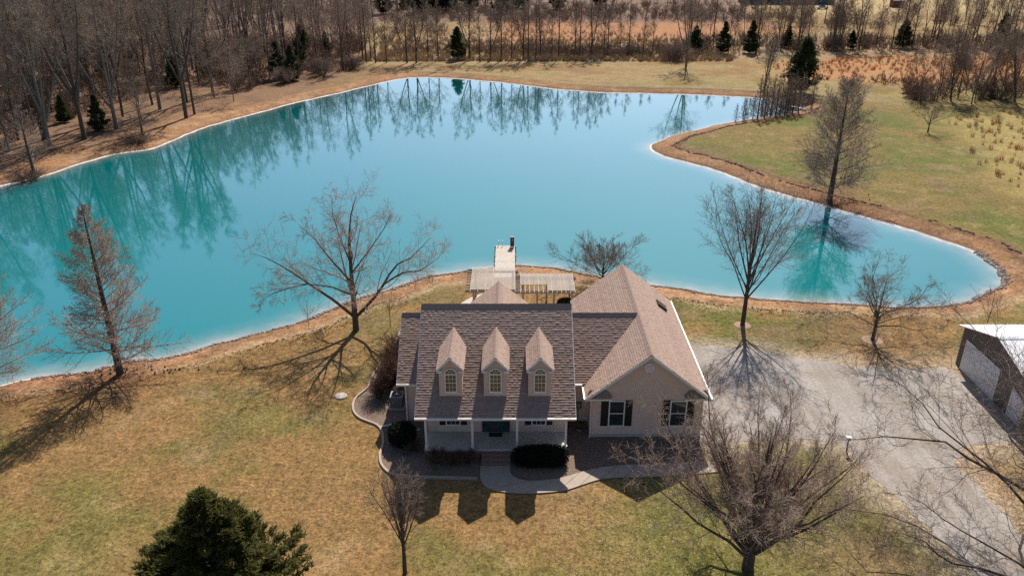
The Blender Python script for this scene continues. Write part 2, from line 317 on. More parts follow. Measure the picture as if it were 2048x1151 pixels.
# pond: turbid turquoise water, the basin is real and the water surface lies in it
sub = SD < 3.0; remap = -np.ones(len(fx), int); remap[sub] = np.arange(sub.sum()); WF = F[sub[F].all(1)]
m, nt, b = nodes('water')
sa = nd(nt, 'ShaderNodeAttribute', attribute_name='shore'); pos = nt.nodes.new('ShaderNodeNewGeometry').outputs['Position']
wv = math_(nt, 'ADD', sa.outputs['Fac'], math_(nt, 'MULTIPLY', math_(nt, 'SUBTRACT', noise(nt, pos, .6, 5, .65), .5), 2.4))
deepc = mixc(nt, noise(nt, pos, .05, 3, .5), (.0005, .172, .175), (.001, .182, .196))
body = ramp(nt, mrange(nt, wv, -3.2, .2), [(0, (.0, .0, .0)), (.35, (.10, .10, .10)), (.75, (.42, .42, .42)), (.93, (.85, .85, .85)), (1, (1, 1, 1))])
cc = mixc(nt, body, deepc, (.36, .36, .32)); nt.links.new(cc, b.inputs['Base Color'])
b.inputs['Roughness'].default_value = .6; b.inputs['Specular IOR Level'].default_value = 0
mp = nd(nt, 'ShaderNodeMapping'); mp.inputs['Scale'].default_value = (1, .35, 1); nt.links.new(pos, mp.inputs[0])
bp_ = nd(nt, 'ShaderNodeBump', Strength=.05, Distance=.05); nt.links.new(noise(nt, mp.outputs[0], 1.6, 3, .55), bp_.inputs['Height'])
gl = nd(nt, 'ShaderNodeBsdfGlossy', Roughness=.04); gl.inputs['Color'].default_value = (.84, .96, 1, 1); fr_ = nd(nt, 'ShaderNodeFresnel', IOR=1.42); mx = nt.nodes.new('ShaderNodeMixShader')
for n_ in (gl, fr_): nt.links.new(bp_.outputs[0], n_.inputs['Normal'])
nt.links.new(math_(nt, 'MULTIPLY', fr_.outputs[0], 2.3, True), mx.inputs[0]); nt.links.new(b.outputs[0], mx.inputs[1]); nt.links.new(gl.outputs[0], mx.inputs[2])
nt.links.new(mx.outputs[0], nt.nodes['Material Output'].inputs['Surface'])
mt['water'] = m
w_me = np_mesh('pond_water', np.stack([fx[sub], fy[sub], np.full(sub.sum(), WL)], 1), remap[WF], m, True, {'shore': ('FLOAT', SD[sub])})
tag(link('pond_water', w_me), kind='structure')

def sheet(name, poly, z, mat, jitter=.25, it=2, thick=.0, seed=3):
    P = smooth_closed(poly, it); L = []
    for a, bq in zip(P, np.roll(P, -1, 0)):
        n = max(1, int(np.hypot(*(bq - a)) / .4))
        for i in range(n): L.append(a + (bq - a) * i / n)
    L = np.array(L); r = np.random.default_rng(seed); L = L + jitter * (np.stack([vnoise(L[:, 0], L[:, 1], 1.1, seed), vnoise(L[:, 0], L[:, 1], 1.1, seed + 9)], 1) - .5)
    bm = bmesh.new(); vs_ = [bm.verts.new((p[0], p[1], z)) for p in L]
    es = [bm.edges.new((vs_[i], vs_[(i + 1) % len(vs_)])) for i in range(len(vs_))]
    bmesh.ops.triangle_fill(bm, use_beauty=True, edges=es)
    for f in bm.faces:
        if f.normal.z < 0: f.normal_flip()
    me = bpy.data.meshes.new(name); bm.to_mesh(me); bm.free(); me.materials.append(mat); return link(name, me)
m, nt, b = nodes('gravel'); pos = nt.nodes.new('ShaderNodeNewGeometry').outputs['Position']
c1 = ramp(nt, noise(nt, pos, 5, 6, .8), [(.3, (.215, .195, .178)), (.5, (.30, .272, .25)), (.72, (.42, .388, .36))])
c1 = mixc(nt, 1., c1, ramp(nt, noise(nt, pos, .28, 5, .6), [(.35, (.86, .80, .74)), (.65, (1.06, 1.06, 1.06))]), 'MULTIPLY')
mp = nd(nt, 'ShaderNodeMapping'); mp.inputs['Scale'].default_value = (1.1, .09, 1); mp.inputs['Rotation'].default_value = (0, 0, -.12); nt.links.new(pos, mp.inputs[0])
c1 = mixc(nt, 1., c1, ramp(nt, noise(nt, mp.outputs[0], 1.0, 3, .5), [(.38, (.84, .81, .78)), (.62, (1.06, 1.06, 1.06))]), 'MULTIPLY')
nt.links.new(c1, b.inputs['Base Color']); b.inputs['Roughness'].default_value = .95; bump(nt, b, noise(nt, pos, 9, 4, .7), .8, .05); mt['gravel'] = m
tag(sheet('driveway', DRIVE, .014, m, .9, 2), kind='structure')
m, nt, b = nodes('mulch'); pos = nt.nodes.new('ShaderNodeNewGeometry').outputs['Position']
c1 = ramp(nt, noise(nt, pos, 7, 6, .8), [(.3, (.075, .05, .036)), (.55, (.19, .13, .095)), (.75, (.34, .25, .19))])
c1 = mixc(nt, mrange(nt, noise(nt, pos, .7, 3), .58, .7), c1, (.07, .085, .03))
nt.links.new(c1, b.inputs['Base Color']); b.inputs['Roughness'].default_value = .95; bump(nt, b, noise(nt, pos, 12, 4, .7), .9, .05); mt['mulch'] = m
tag(sheet('mulch_bed', BED, .012, m, .05, 1), kind='structure'); tag(sheet('mulch_bed', BED2, .012, m, .05, 1), kind='structure')
PATIO = [(-5.2, 56.5), (-5.4, 60), (-4.2, 63.5), (-1.8, 65.3), (.6, 64.2), (1.5, 62.2), (3.2, 61.6), (5.6, 62.2), (5.8, 56.5)]
tag(sheet('patio', PATIO, .03, mt['concrete'], 0, 2), kind='structure')
# front walk of separate slabs
WO = [(-1.95,39.69),(-1.9,38.25),(-1.43,37.51),(-0.41,37.15),(1.27,37.06),(3.03,37.29),(4.0,37.79),(4.92,38.25),(5.72,38.53),(7.04,38.58),(8.85,38.67),(10.69,38.85),(12.5,39.1)]
WI = [(-0.12,39.69),(-0.12,38.91),(0.24,38.48),(0.77,38.25),(1.42,38.2),(2.8,38.44),(3.63,38.81),(4.41,39.2),(5.34,39.49),(6.28,39.69),(7.21,39.79),(9.0,39.9),(12.5,40.1)]
def resample(P, n):
    P = np.array(P); d = np.r_[0, np.cumsum(np.hypot(*np.diff(P, axis=0).T))]; t = np.linspace(0, d[-1], n); return np.stack([np.interp(t, d, P[:, i]) for i in (0, 1)], 1)
def chaikin(P, it=2):
    P = np.array(P, float)
    for _ in range(it): P = np.concatenate([P[:1], np.stack([.75 * P[:-1] + .25 * P[1:], .25 * P[:-1] + .75 * P[1:]], 1).reshape(-1, 2), P[-1:]])
    return P
NS = 81; wo, wi = resample(chaikin(WO), NS), resample(chaikin(WI), NS)
base = MB(); cen = (wo + wi) / 2
for i in range(NS - 1): base.quad((*wo[i], .016), (*wo[i + 1], .016), (*wi[i + 1], .016), (*wi[i], .016))
walk = tag(base.build('walkway', mt['mulch']), kind='structure')
cuts = [0, 12, 22, 31, 38, 45, 52, 59, 66, 73, 80]
for a, c_ in zip(cuts[:-1], cuts[1:]):
    s = MB(); A = [wo[i].copy() for i in range(a, c_ + 1)]; B = [wi[i].copy() for i in range(a, c_ + 1)]
    e = .022
    for Lq in (A, B):
        Lq[0] = Lq[0] + (Lq[1] - Lq[0]) * min(.4, e / np.hypot(*(Lq[1] - Lq[0])))
        Lq[-1] = Lq[-1] + (Lq[-2] - Lq[-1]) * min(.4, e / np.hypot(*(Lq[-2] - Lq[-1])))
    s.prism([(*p, .02) for p in A] + [(*p, .02) for p in B[::-1]], (0, 0, .055 + random.uniform(0, .006)))
    s.build('slab', mt['walk'], walk)

# ------------------------------------------------------------------ branches
def nrm(v): return v / (np.linalg.norm(v, axis=-1, keepdims=True) + 1e-9)
def grow(p, d, L, n, w, trop, r):
    P = [p]; d = nrm(d)
    for i in range(n):
        t = trop[i] if isinstance(trop, (list, tuple)) else trop
        d = nrm(d + w * r.normal(size=d.shape) + np.array([0, 0, t])); P.append(P[-1] + d * (L / n)[:, None])
    return np.stack(P, 1)
def along(P, t):
    m, n1 = P.shape[:2]; n = n1 - 1; u = np.clip(t, 0, .9999) * n; i = u.astype(int); f = (u - i)[..., None]; a = np.arange(m)[:, None]
    return P[a, i] * (1 - f) + P[a, i + 1] * f, nrm(P[a, i + 1] - P[a, i])
def plen(P): return np.linalg.norm(np.diff(P, axis=1), axis=2).sum(1)
def spawn(P, r0, k, t0, t1, ang, asd, lenf, r, rr, rmin, taper=.25):
    m = len(P); t = t0 + (t1 - t0) * (np.arange(k)[None] + r.random((m, k))) / k
    q, tg = along(P, t); ref = np.where(np.abs(tg[..., 2:]) > .9, np.array([1., 0, 0]), np.array([0, 0, 1.]))
    u = nrm(np.cross(tg, ref)); v = np.cross(tg, u)
    az = np.arange(k)[None] * 2.4 + r.random((m, 1)) * 6.28 + r.normal(size=(m, k)) * .5
    a = np.radians((ang(t) if callable(ang) else ang) + asd * r.normal(size=(m, k)))[..., None]
    d = tg * np.cos(a) + (u * np.cos(az)[..., None] + v * np.sin(az)[..., None]) * np.sin(a)
    L = (plen(P)[:, None] * (lenf(t) if callable(lenf) else lenf)) * (.75 + .5 * r.random((m, k)))
    rad = np.maximum(r0[:, None] * (1 - t * (1 - taper)) * rr, rmin)
    return q.reshape(-1, 3), d.reshape(-1, 3), L.ravel(), rad.ravel()
def tubes(P, r0, r1, k):
    m, n1 = P.shape[:2]; T = np.gradient(P, axis=1); T = nrm(T)
    ref = np.where(np.abs(T[:, :1, 2:]) > .9, np.array([1., 0, 0]), np.array([0, 0, 1.])) * np.ones((m, n1, 3))
    u = nrm(np.cross(T, ref)); v = np.cross(T, u); rad = r0[:, None] + (r1 - r0)[:, None] * np.linspace(0, 1, n1)[None]
    a = 2 * np.pi * np.arange(k) / k
    V = P[:, :, None] + rad[:, :, None, None] * (u[:, :, None] * np.cos(a)[None, None, :, None] + v[:, :, None] * np.sin(a)[None, None, :, None])
    b0 = (np.arange(m) * n1 * k)[:, None, None] + (np.arange(n1 - 1) * k)[None, :, None]; j = np.arange(k)[None, None]; j2 = (j + 1) % k
    Fq = np.stack([b0 + j, b0 + j2, b0 + k + j2, b0 + k + j], -1).reshape(-1, 4)
    return V.reshape(-1, 3), Fq
def join(parts):
    V = []; Fq = []; o = 0
    for v, f in parts: V.append(v); Fq.append(f + o); o += len(v)
    return np.concatenate(V), np.concatenate(Fq)
def bare_tree(trunks, levels, seed, rmin=.006):
    """trunks: list of (points, r0, r1); levels: dicts. returns trunk and crown mesh data"""
    r = np.random.default_rng(seed); tp = []; gens = []
    for pts, r0, r1 in trunks:
        P = np.array([resample3(pts, 9)]); tp.append(tubes(P, np.array([r0]), np.array([r1]), 8)); gens.append((P, np.array([r0]), r1 / r0))
    P0 = np.concatenate([g[0] for g in gens]); R0 = np.concatenate([g[1] for g in gens]); taper = gens[0][2]
    crown = []
    P, rad = P0, R0
    for li, lv in enumerate(levels):
        q, d, L, rd = spawn(P, rad, lv['k'], lv.get('t0', .2), lv.get('t1', 1), lv['a'], lv.get('as', 8), lv['l'], r, lv.get('rr', .55), rmin, taper if li == 0 else .25)
        if 'flat' in lv: d[:, 2] *= lv['flat']
        if 'up' in lv: d[:, 2] = np.abs(d[:, 2]) * lv['up'] + d[:, 2] * (1 - lv['up'])
        P = grow(q, d, L, lv.get('n', 3), lv.get('w', .12), lv.get('tr', .05), r); rad = rd
        crown.append(tubes(P, rad, np.maximum(rad * .25, rmin * .55), lv.get('s', 3)))
    return join(tp), join(crown)
def resample3(P, n):
    P = np.array(P, float); d = np.r_[0, np.cumsum(np.linalg.norm(np.diff(P, axis=0), axis=1))]; t = np.linspace(0, d[-1], n); return np.stack([np.interp(t, d, P[:, i]) for i in range(3)], 1)
def tree_obj(name, data, loc, label, cat='tree', group=None, rz=0, sc=1, bark='bark', twig='twig'):
    (tv, tf), (cv, cf) = data
    e = empty(name, loc, label, cat, group, rz); e.scale = (sc,) * 3
    link('trunk', np_mesh('trunk', tv, tf, mt[bark], True), e); link('crown', np_mesh('crown', cv, cf, mt[twig]), e)
    return e
def at_ground(x, y, dz=-.05): return (x, y, float(gz(x, y)[0]) + dz)
def place(proto, x, y, rz, sc, label, group=None, dz=-.05, name=None):
    c = copy_tree(proto)
    if name: c.name = name
    c.location = at_ground(x, y, dz); c.rotation_euler = (0, 0, rz); c.scale = (sc, sc, sc) if not isinstance(sc, tuple) else sc
    c['label'] = label
    if group: c['group'] = group
    elif 'group' in c: del c['group']
    return c

# ------------------------------------------------------------------ house
def lerp_span(poly, v):
    """u-range of a convex (u,v) polygon at height v"""
    us = []
    for (u0, v0), (u1, v1) in zip(poly, poly[1:] + poly[:1]):
        if abs(v1 - v0) < 1e-9:
            if abs(v - v0) < 1e-6: us += [u0, u1]
            continue
        t = (v - v0) / (v1 - v0)
        if -1e-9 <= t <= 1 + 1e-9: us.append(u0 + t * (u1 - u0))
    return (min(us), max(us)) if len(us) >= 2 else None
def roof_plane(corners, parent, seed=1, thick=.13, exposure=.165, name='roof'):
    c = [Vector(p) for p in corners]; n = (c[1] - c[0]).cross(c[2] - c[0]).normalized()
    if n.z < 0: n = -n
    u = Vector((0, 0, 1)).cross(n).normalized(); v = n.cross(u).normalized(); o = c[0]
    poly = [((p - o).dot(u), (p - o).dot(v)) for p in c]
    deck = MB().prism([tuple(p) for p in c], (0, 0, -thick)).build(name, mt['deck'], parent)
    r = random.Random(seed); v0 = min(p[1] for p in poly); v1 = max(p[1] for p in poly)
    V = []; Fq = []; T = []; k = 0; nrow = int((v1 - v0) / exposure) + 1
    for i in range(nrow):
        a, bq = v0 + i * exposure, min(v0 + (i + 1) * exposure + .01, v1 - 1e-4)
        if bq - a < .02: continue
        sa_, sb_ = lerp_span(poly, a + 1e-5), lerp_span(poly, bq)
        if not sa_ or not sb_: continue
        rowt = r.uniform(.92, 1.06); x = 0.
        W = max(sa_[1] - sa_[0], .01)
        while x < 1:
            w = r.uniform(.11, .21) / max(W, .3); x1 = min(1, x + w)
            if 1 - x1 < .1 / max(W, .3): x1 = 1
            h = r.choice((.018, .022, .027, .033)) ; tn = rowt * r.uniform(.92, 1.06)
            pts = [(sa_[0] + (sa_[1] - sa_[0]) * x, a, .004), (sa_[0] + (sa_[1] - sa_[0]) * x1, a, .004), (sa_[0] + (sa_[1] - sa_[0]) * x1, a, .004 + h), (sa_[0] + (sa_[1] - sa_[0]) * x, a, .004 + h),
                   (sb_[0] + (sb_[1] - sb_[0]) * x, bq, .005), (sb_[0] + (sb_[1] - sb_[0]) * x1, bq, .005)]
            V += [tuple(o + u * p[0] + v * p[1] + n * p[2]) for p in pts]; T += [(tn, tn * r.uniform(.96, 1.0), tn * r.uniform(.93, 1.0), 1)] * 6
            Fq += [(k, k + 1, k + 2, k + 3), (k + 3, k + 2, k + 5, k + 4), (k, k + 3, k + 4, k), (k + 1, k + 5, k + 2, k + 1)]; k += 6; x = x1
    Fq = [f if len(set(f)) == 4 else f[:3] for f in Fq]
    me = bpy.data.meshes.new('shingles'); me.from_pydata(V, [], Fq); at_ = me.attributes.new('tone', 'FLOAT_COLOR', 'POINT'); at_.data.foreach_set('color', np.array(T, np.float32).ravel())
    me.materials.append(mt['shingle']); me.update(); link('shingles', me, deck, 'stuff'); return deck
def siding(poly, o, ud, nd_, parent, name='wall', mat='siding', row=.115):
    """poly convex in (u,z); o origin; ud horizontal unit vector; nd_ outward normal; real laps"""
    o = Vector(o); ud = Vector(ud); nd_ = Vector(nd_); V = []; Fq = []; z0 = min(p[1] for p in poly); z1 = max(p[1] for p in poly); z = z0
    while z < z1 - .01:
        zb = min(z + row, z1 - 1e-4); a, bq = lerp_span(poly, z + 1e-5), lerp_span(poly, zb)
        if a and bq:
            k = len(V)
            for uu, zz, off in ((a[0], z, .0), (a[1], z, .0), (a[1], z, .016), (a[0], z, .016), (bq[1], zb, .002), (bq[0], zb, .002)): V.append(tuple(o + ud * uu + nd_ * off + Vector((0, 0, zz))))
            Fq += [(k, k + 1, k + 2, k + 3), (k + 3, k + 2, k + 4, k + 5)]
        z = zb
    k = len(V)
    for uu, zz in poly: V.append(tuple(o + ud * uu - nd_ * .12 + Vector((0, 0, zz))))
    Fq.append(tuple(range(k, len(V))))
    me = bpy.data.meshes.new(name); me.from_pydata(V, [], Fq); me.materials.append(mt[mat]); me.update(); return link(name, me, parent)
house = empty('house', (0, 0, 0), 'tan sided farmhouse with brown shingle roof, three dormers and front porch', 'house')
RS = .767
EZ = 3.1; RY, RZ = 46.3, 7.70; WE, WY = 3.22, 44.0
# main block
roof_plane([(-5.83, 40.3, EZ), (3.83, 40.3, EZ), (3.83, RY, RZ), (-5.83, RY, RZ)], house, 1)
roof_plane([(3.83, 52.5, EZ), (-5.83, 52.5, EZ), (-5.83, RY, RZ), (3.83, RY, RZ)], house, 2)
for xs_, sg in ((-5.4, -1), (3.4, 1)):
    siding([(42.6, 0), (52.1, 0), (52.1, 3.28), (RY, 7.56), (42.6, 4.70)], (xs_, 0, 0), (0, 1, 0), (sg, 0, 0), house)
    siding([(40.72, 2.83), (42.6, 2.83), (42.6, 4.68), (40.72, 3.27)], (xs_, 0, 0), (0, 1, 0), (sg, 0, 0), house)
siding([(-5.4, .55), (3.4, .55), (3.4, 4.65), (-5.4, 4.65)], (0, 42.6, 0), (1, 0, 0), (0, -1, 0), house)
siding([(-5.4, 0), (3.4, 0), (3.4, 3.25), (-5.4, 3.25)], (0, 52.1, 0), (1, 0, 0), (0, 1, 0), house)
# left wing, right link, garage wing
roof_plane([(-7.4, WY, WE), (-5.42, WY, WE), (-5.42, 48.05, 6.2), (-7.4, 48.05, 6.2)], house, 3)
roof_plane([(-5.42, 52.1, WE), (-7.4, 52.1, WE), (-7.4, 48.05, 6.2), (-5.42, 48.05, 6.2)], house, 4)
siding([(44.65, 0), (51.5, 0), (51.5, 3.35), (48.05, 6.1), (44.65, 3.35)], (-7.02, 0, 0), (0, 1, 0), (-1, 0, 0), house)
siding([(-7.02, 0), (-5.42, 0), (-5.42, 3.35), (-7.02, 3.35)], (0, 44.65, 0), (1, 0, 0), (0, -1, 0), house)
siding([(-7.02, 0), (-5.42, 0), (-5.42, 3.35), (-7.02, 3.35)], (0, 51.5, 0), (1, 0, 0), (0, 1, 0), house)
roof_plane([(3.42, WY, WE), (4.77, WY, WE), (8.5, 48.05, 6.2), (3.42, 48.05, 6.2)], house, 5)
roof_plane([(4.77, 52.1, WE), (3.42, 52.1, WE), (3.42, 48.05, 6.2), (8.5, 48.05, 6.2)], house, 6)
siding([(3.42, 0), (5.05, 0), (5.05, 3.3), (3.42, 3.3)], (0, 44.65, 0), (1, 0, 0), (0, -1, 0), house)
siding([(3.42, 0), (5.05, 0), (5.05, 3.3), (3.42, 3.3)], (0, 51.5, 0), (1, 0, 0), (0, 1, 0), house)
GE = 3.08
roof_plane([(4.6, 42.4, GE), (4.6, 43.82, GE), (8.5, 48.05, 6.2), (8.5, 42.4, 6.2)], house, 7)
roof_plane([(4.6, 52.28, GE), (4.6, 56.7, GE), (8.5, 56.7, 6.2), (8.5, 48.05, 6.2)], house, 8)
roof_plane([(12.45, 56.7, GE), (12.45, 42.4, GE), (8.5, 42.4, 6.2), (8.5, 56.7, 6.2)], house, 9)
gw_ = [(5.03, 0), (12.1, 0), (12.1, 3.2), (8.5, 6.05), (5.03, 3.25)]
siding(gw_, (0, 42.82, 0), (1, 0, 0), (0, -1, 0), house); siding(gw_, (0, 56.3, 0), (1, 0, 0), (0, 1, 0), house)
siding([(42.82, 0), (44.65, 0), (44.65, 3.25), (42.82, 3.25)], (5.03, 0, 0), (0, 1, 0), (-1, 0, 0), house)
siding([(51.5, 0), (56.3, 0), (56.3, 3.25), (51.5, 3.25)], (5.03, 0, 0), (0, 1, 0), (-1, 0, 0), house)
siding([(42.82, 0), (56.3, 0), (56.3, 3.2), (42.82, 3.2)], (12.1, 0, 0), (0, 1, 0), (1, 0, 0), house)
# rear sunroom
roof_plane([(-3.6, 55.7, 3.04), (-3.6, 51.0, 3.04), (-1.0, 49.2, 5.2), (-1.0, 55.7, 5.2)], house, 10)
roof_plane([(1.6, 51.0, 3.04), (1.6, 55.7, 3.04), (-1.0, 55.7, 5.2), (-1.0, 49.2, 5.2)], house, 11)
siding([(-3.25, 0), (1.25, 0), (1.25, 3.2), (-1, 5.05), (-3.25, 3.2)], (0, 55.35, 0), (1, 0, 0), (0, 1, 0), house)
for xs_, sg in ((-3.25, -1), (1.25, 1)): siding([(51.3, 0), (55.35, 0), (55.35, 3.2), (51.3, 3.2)], (xs_, 0, 0), (0, 1, 0), (sg, 0, 0), house)
# ridge caps
def ridge_cap(a, bq, side, slope, name='ridge_cap', w=.2, h=.075):
    a, bq, s = Vector(a), Vector(bq), Vector(side); m = MB(); up = Vector((0, 0, 1))
    L = (bq - a).length; n = max(1, int(L / .3))
    for i in range(n):
        p, q = a + (bq - a) * (i / n), a + (bq - a) * ((i + 1) / n); e = .008 * (i % 2)
        for sg in (-1, 1):
            d0 = s * sg * w - up * (slope * w - .03)
            m.quad(p + up * (h + e), q + up * (h + e), q + d0 + up * e, p + d0 + up * e)
            m.quad(p + d0 + up * e, q + d0 + up * e, q + d0 - up * .05, p + d0 - up * .05)
    for p in (a, bq): m.quad(p + s * w - up * (slope * w - .03), p + up * h, p - s * w - up * (slope * w - .03))
    return m.build(name, mt['cap'], house)
ridge_cap((-5.84, RY, RZ), (3.84, RY, RZ), (0, 1, 0), RS, h=.12, w=.24)
ridge_cap((-7.41, 48.05, 6.2), (-5.42, 48.05, 6.2), (0, 1, 0), .8, h=.11, w=.22)
ridge_cap((3.42, 48.05, 6.2), (8.4, 48.05, 6.2), (0, 1, 0), .8, h=.11, w=.22)
ridge_cap((8.5, 42.38, 6.2), (8.5, 56.72, 6.2), (1, 0, 0), .8)
ridge_cap((-1, 49.4, 5.2), (-1, 55.72, 5.2), (1, 0, 0), RS)
# gutters, fascia, rakes
def bar(a, bq, w, h, name, mat='white', par=house):
    a, bq = Vector(a), Vector(bq); d = (bq - a).normalized(); s = d.cross(Vector((0, 0, 1))).normalized() * w / 2; up = Vector((0, 0, h))
    return MB().prism([a - s, a + s, a + s + up, a - s + up], bq - a).build(name, mt[mat], par)
bar((-5.86, 40.24, 2.97), (3.86, 40.24, 2.97), .11, .13, 'gutter', 'gutter')
bar((-7.43, 43.94, 3.09), (-5.46, 43.94, 3.09), .11, .13, 'gutter', 'gutter')
bar((3.87, 43.94, 3.09), (4.5, 43.94, 3.09), .11, .13, 'gutter', 'gutter')
bar((4.54, 42.4, 2.95), (4.54, 43.86, 2.95), .11, .13, 'gutter', 'gutter')
bar((12.51, 42.4, 2.95), (12.51, 56.7, 2.95), .11, .13, 'gutter', 'gutter')
def rake(x0, z0, x1, z1, y, t=.03, h=.2, par=house, name='rake_board'):
    return MB().prism([(x0, y, z0), (x1, y, z1), (x1, y, z1 - h), (x0, y, z0 - h)], (0, -t, 0)).build(name, mt['white'], par)
rake(4.58, GE - .0, 8.5, 6.19, 42.397); rake(12.47, GE - .0, 8.5, 6.19, 42.397)
def rake_x(y0, z0, y1, z1, x, t, h=.18): return MB().prism([(x, y0, z0), (x, y1, z1), (x, y1, z1 - h), (x, y0, z0 - h)], (t, 0, 0)).build('rake_board', mt['white'], house)
rake_x(40.3, EZ, RY, RZ - .01, -5.833, -.03); rake_x(40.3, EZ, RY, RZ - .01, 3.833, .03); rake_x(WY, WE, 48.05, 6.19, -7.403, -.03); rake_x(52.5, EZ, RY, RZ - .01, -5.833, -.03); rake_x(52.5, EZ, RY, RZ - .01, 3.833, .03)
# eave returns on the garage gable, with little hipped shingle tops
for x0, x1, s in ((4.62, 6.25, 1), (10.85, 12.43, -1)):
    MB().box(x0, x1, 42.42, 42.80, 2.93, 3.06).build('eave_return', mt['white'], house)
    a, bq = (x0 + .35, x1 - .38) if s > 0 else (x0 + .38, x1 - .35)
    MB().prism([(x0, 42.41, 3.065), (x1, 42.41, 3.065), (x1, 42.8, 3.065), (x0, 42.8, 3.065)], (0, 0, .004)).build('return_deck', mt['cap'], house)
    MB().quad((x0, 42.41, 3.07), (x1, 42.41, 3.07), (bq + .1, 42.79, 3.5), (a - .1, 42.79, 3.5)).quad((x1, 42.41, 3.07), (x1, 42.80, 3.07), (bq + .1, 42.79, 3.5)).quad((x0, 42.41, 3.07), (a - .1, 42.79, 3.5), (x0, 42.8, 3.07)).build('return_roof', mt['cap'], house)
# octagonal gable vent
v = MB(); v.prism([(8.5 + .33 * math.cos(R(22.5 + 45 * i)), 42.80, 5.12 + .33 * math.sin(R(22.5 + 45 * i))) for i in range(8)], (0, -.05, 0)); vent = v.build('gable_vent', mt['white'], house)
for i in range(7): MB().box(8.5 - .2, 8.5 + .2, 42.735, 42.752, 4.95 + i * .055, 4.98 + i * .055).build('louver', mt['gutter'], vent)
# windows
def window(x0, x1, z0, z1, y, par, cols=2, rows=2, glass='glass', sash=True, fr=.075, name='window'):
    f = MB(); yo = y - .085
    f.box(x0 - fr, x0, yo, y, z0 - fr, z1 + fr).box(x1, x1 + fr, yo, y, z0 - fr, z1 + fr).box(x0, x1, yo, y, z1, z1 + fr).box(x0, x1, yo - .02, y, z0 - fr, z0)
    w = f.build(name, mt['white'], par)
    MB().box(x0, x1, y - .035, y - .02, z0, z1).build('pane', mt[glass], w)
    g_ = MB()
    for i in range(1, cols): xx = x0 + (x1 - x0) * i / cols; g_.box(xx - .011, xx + .011, y - .048, y - .036, z0, z1)
    for j in range(1, rows):
        zz = z0 + (z1 - z0) * j / rows; hh = .03 if (sash and j == rows // 2) else .011
        g_.box(x0, x1, y - .054, y - .049, zz - hh, zz + hh)
    g_.build('muntins', mt['white'], w); return w
def shutter(x0, x1, z0, z1, y):
    s = MB().box(x0, x1, y - .05, y - .018, z0, z1).build('shutter', mt['shutter'], house)
    l = MB(); n = int((z1 - z0) / .06)
    for i in range(n): l.box(x0 + .05, x1 - .05, y - .06, y - .05, z0 + .05 + i * .058, z0 + .085 + i * .058)
    l.build('louvers', mt['shutter'], s)
for x0, x1 in ((6.2, 7.08), (10.08, 11.0)):
    window(x0, x1, .9, 2.68, 42.8, house, 1, 2); shutter(x0 - .55, x0 - .09, .85, 2.76, 42.81); shutter(x1 + .09, x1 + .55, .85, 2.76, 42.81)
for x0, x1 in ((-4.13, -3.33), (1.3, 2.1)):
    window(x0, x1, 1.13, 2.55, 42.58, house, 3, 4); shutter(x0 - .47, x0 - .09, 1.07, 2.62, 42.59); shutter(x1 + .09, x1 + .47, 1.07, 2.62, 42.59)
# front door with side lights
fd = MB().box(-1.9, -.14, 42.5, 42.58, .58, 2.75).build('door_frame', mt['door'], house)
MB().box(-1.48, -.56, 42.46, 42.499, .66, 2.6).build('door', mt['door'], fd)
for x0 in (-1.82, -.47): MB().box(x0, x0 + .25, 42.48, 42.499, .95, 2.55).build('side_light', mt['glass'], fd)
MB().box(-.66, -.61, 42.42, 42.459, 1.45, 1.62).build('door_handle', mt['steel'], fd)
tag(MB().box(-1.45, -.62, 42.0, 42.42, .552, .572).build('doormat', mt['mat']), 'black rubber doormat on the porch before the front door', 'doormat')
# porch
MB().box(-5.4, 3.4, 40.68, 42.59, .42, .55).build('porch_floor', mt['porch'], house)
def bricks(x0, x1, z0, z1, y, par, name='bricks', depth=.1):
    m = MB(); z = z0; row = 0
    while z < z1 - .02:
        x = x0 - (.11 if row % 2 else 0)
        while x < x1:
            a, bq = max(x, x0), min(x + .2, x1)
            if bq - a > .03: m.box(a, bq, y - .012 - random.random() * .006, y + depth, z, min(z + .062, z1))
            x += .213
        z += .075; row += 1
    return m.build(name, mt['brick'], par, 'stuff')
MB().box(-5.4, 3.4, 40.72, 42.55, -.05, .418).build('porch_base', mt['mortar'], house)
bricks(-5.4, 3.4, .0, .35, 40.72, house, 'brick_skirt'); 
m_ = MB(); x = -5.4
while x < 3.38: m_.box(x, min(x + .062, 3.4), 40.58, 40.73, .355, .416); x += .072
m_.build('brick_edge', mt['brick'], house, 'stuff')
st = MB()
for i, (y0, z1) in enumerate(((39.72, .17), (40.02, .30), (40.32, .40))): st.box(-1.86, -.1, y0 + .02, 40.70, -.05, z1 - .012)
steps = st.build('porch_steps', mt['mortar'], house)
sb = MB()
for i, (y0, z1) in enumerate(((39.72, .17), (40.02, .30), (40.32, .40))):
    x = -1.86
    while x < -.12: sb.box(x, x + .062, y0, y0 + .29, z1 - .06, z1 + random.random() * .004); x += .0735
    z = (0, .17, .30)[i] + .01
    while z < z1 - .075:
        x = -1.86
        while x < -.2: sb.box(x, min(x + .2, -.1), y0 + .005, y0 + .06, z, z + .05); x += .213
        z += .065
sb.build('brick_treads', mt['brick'], steps, 'stuff')
for x in (-5.28, -2.43, .31, 3.3):
    pc = MB().box(x - .07, x + .07, 40.73, 40.87, .55, 2.84).build('porch_column', mt['white'], house, bevel=.01)
    for z0, z1, w in ((.55, .75, .1), (2.70, 2.84, .1)): MB().box(x - w, x + w, 40.80 - w, 40.80 + w, z0, z1).build('column_collar', mt['white'], pc)
MB().box(-5.4, 3.4, 40.71, 40.89, 2.84, 3.1).build('porch_beam', mt['white'], house)
MB().box(-5.36, 3.36, 40.9, 42.58, 2.9, 2.94).build('porch_ceiling', mt['deck'], house)
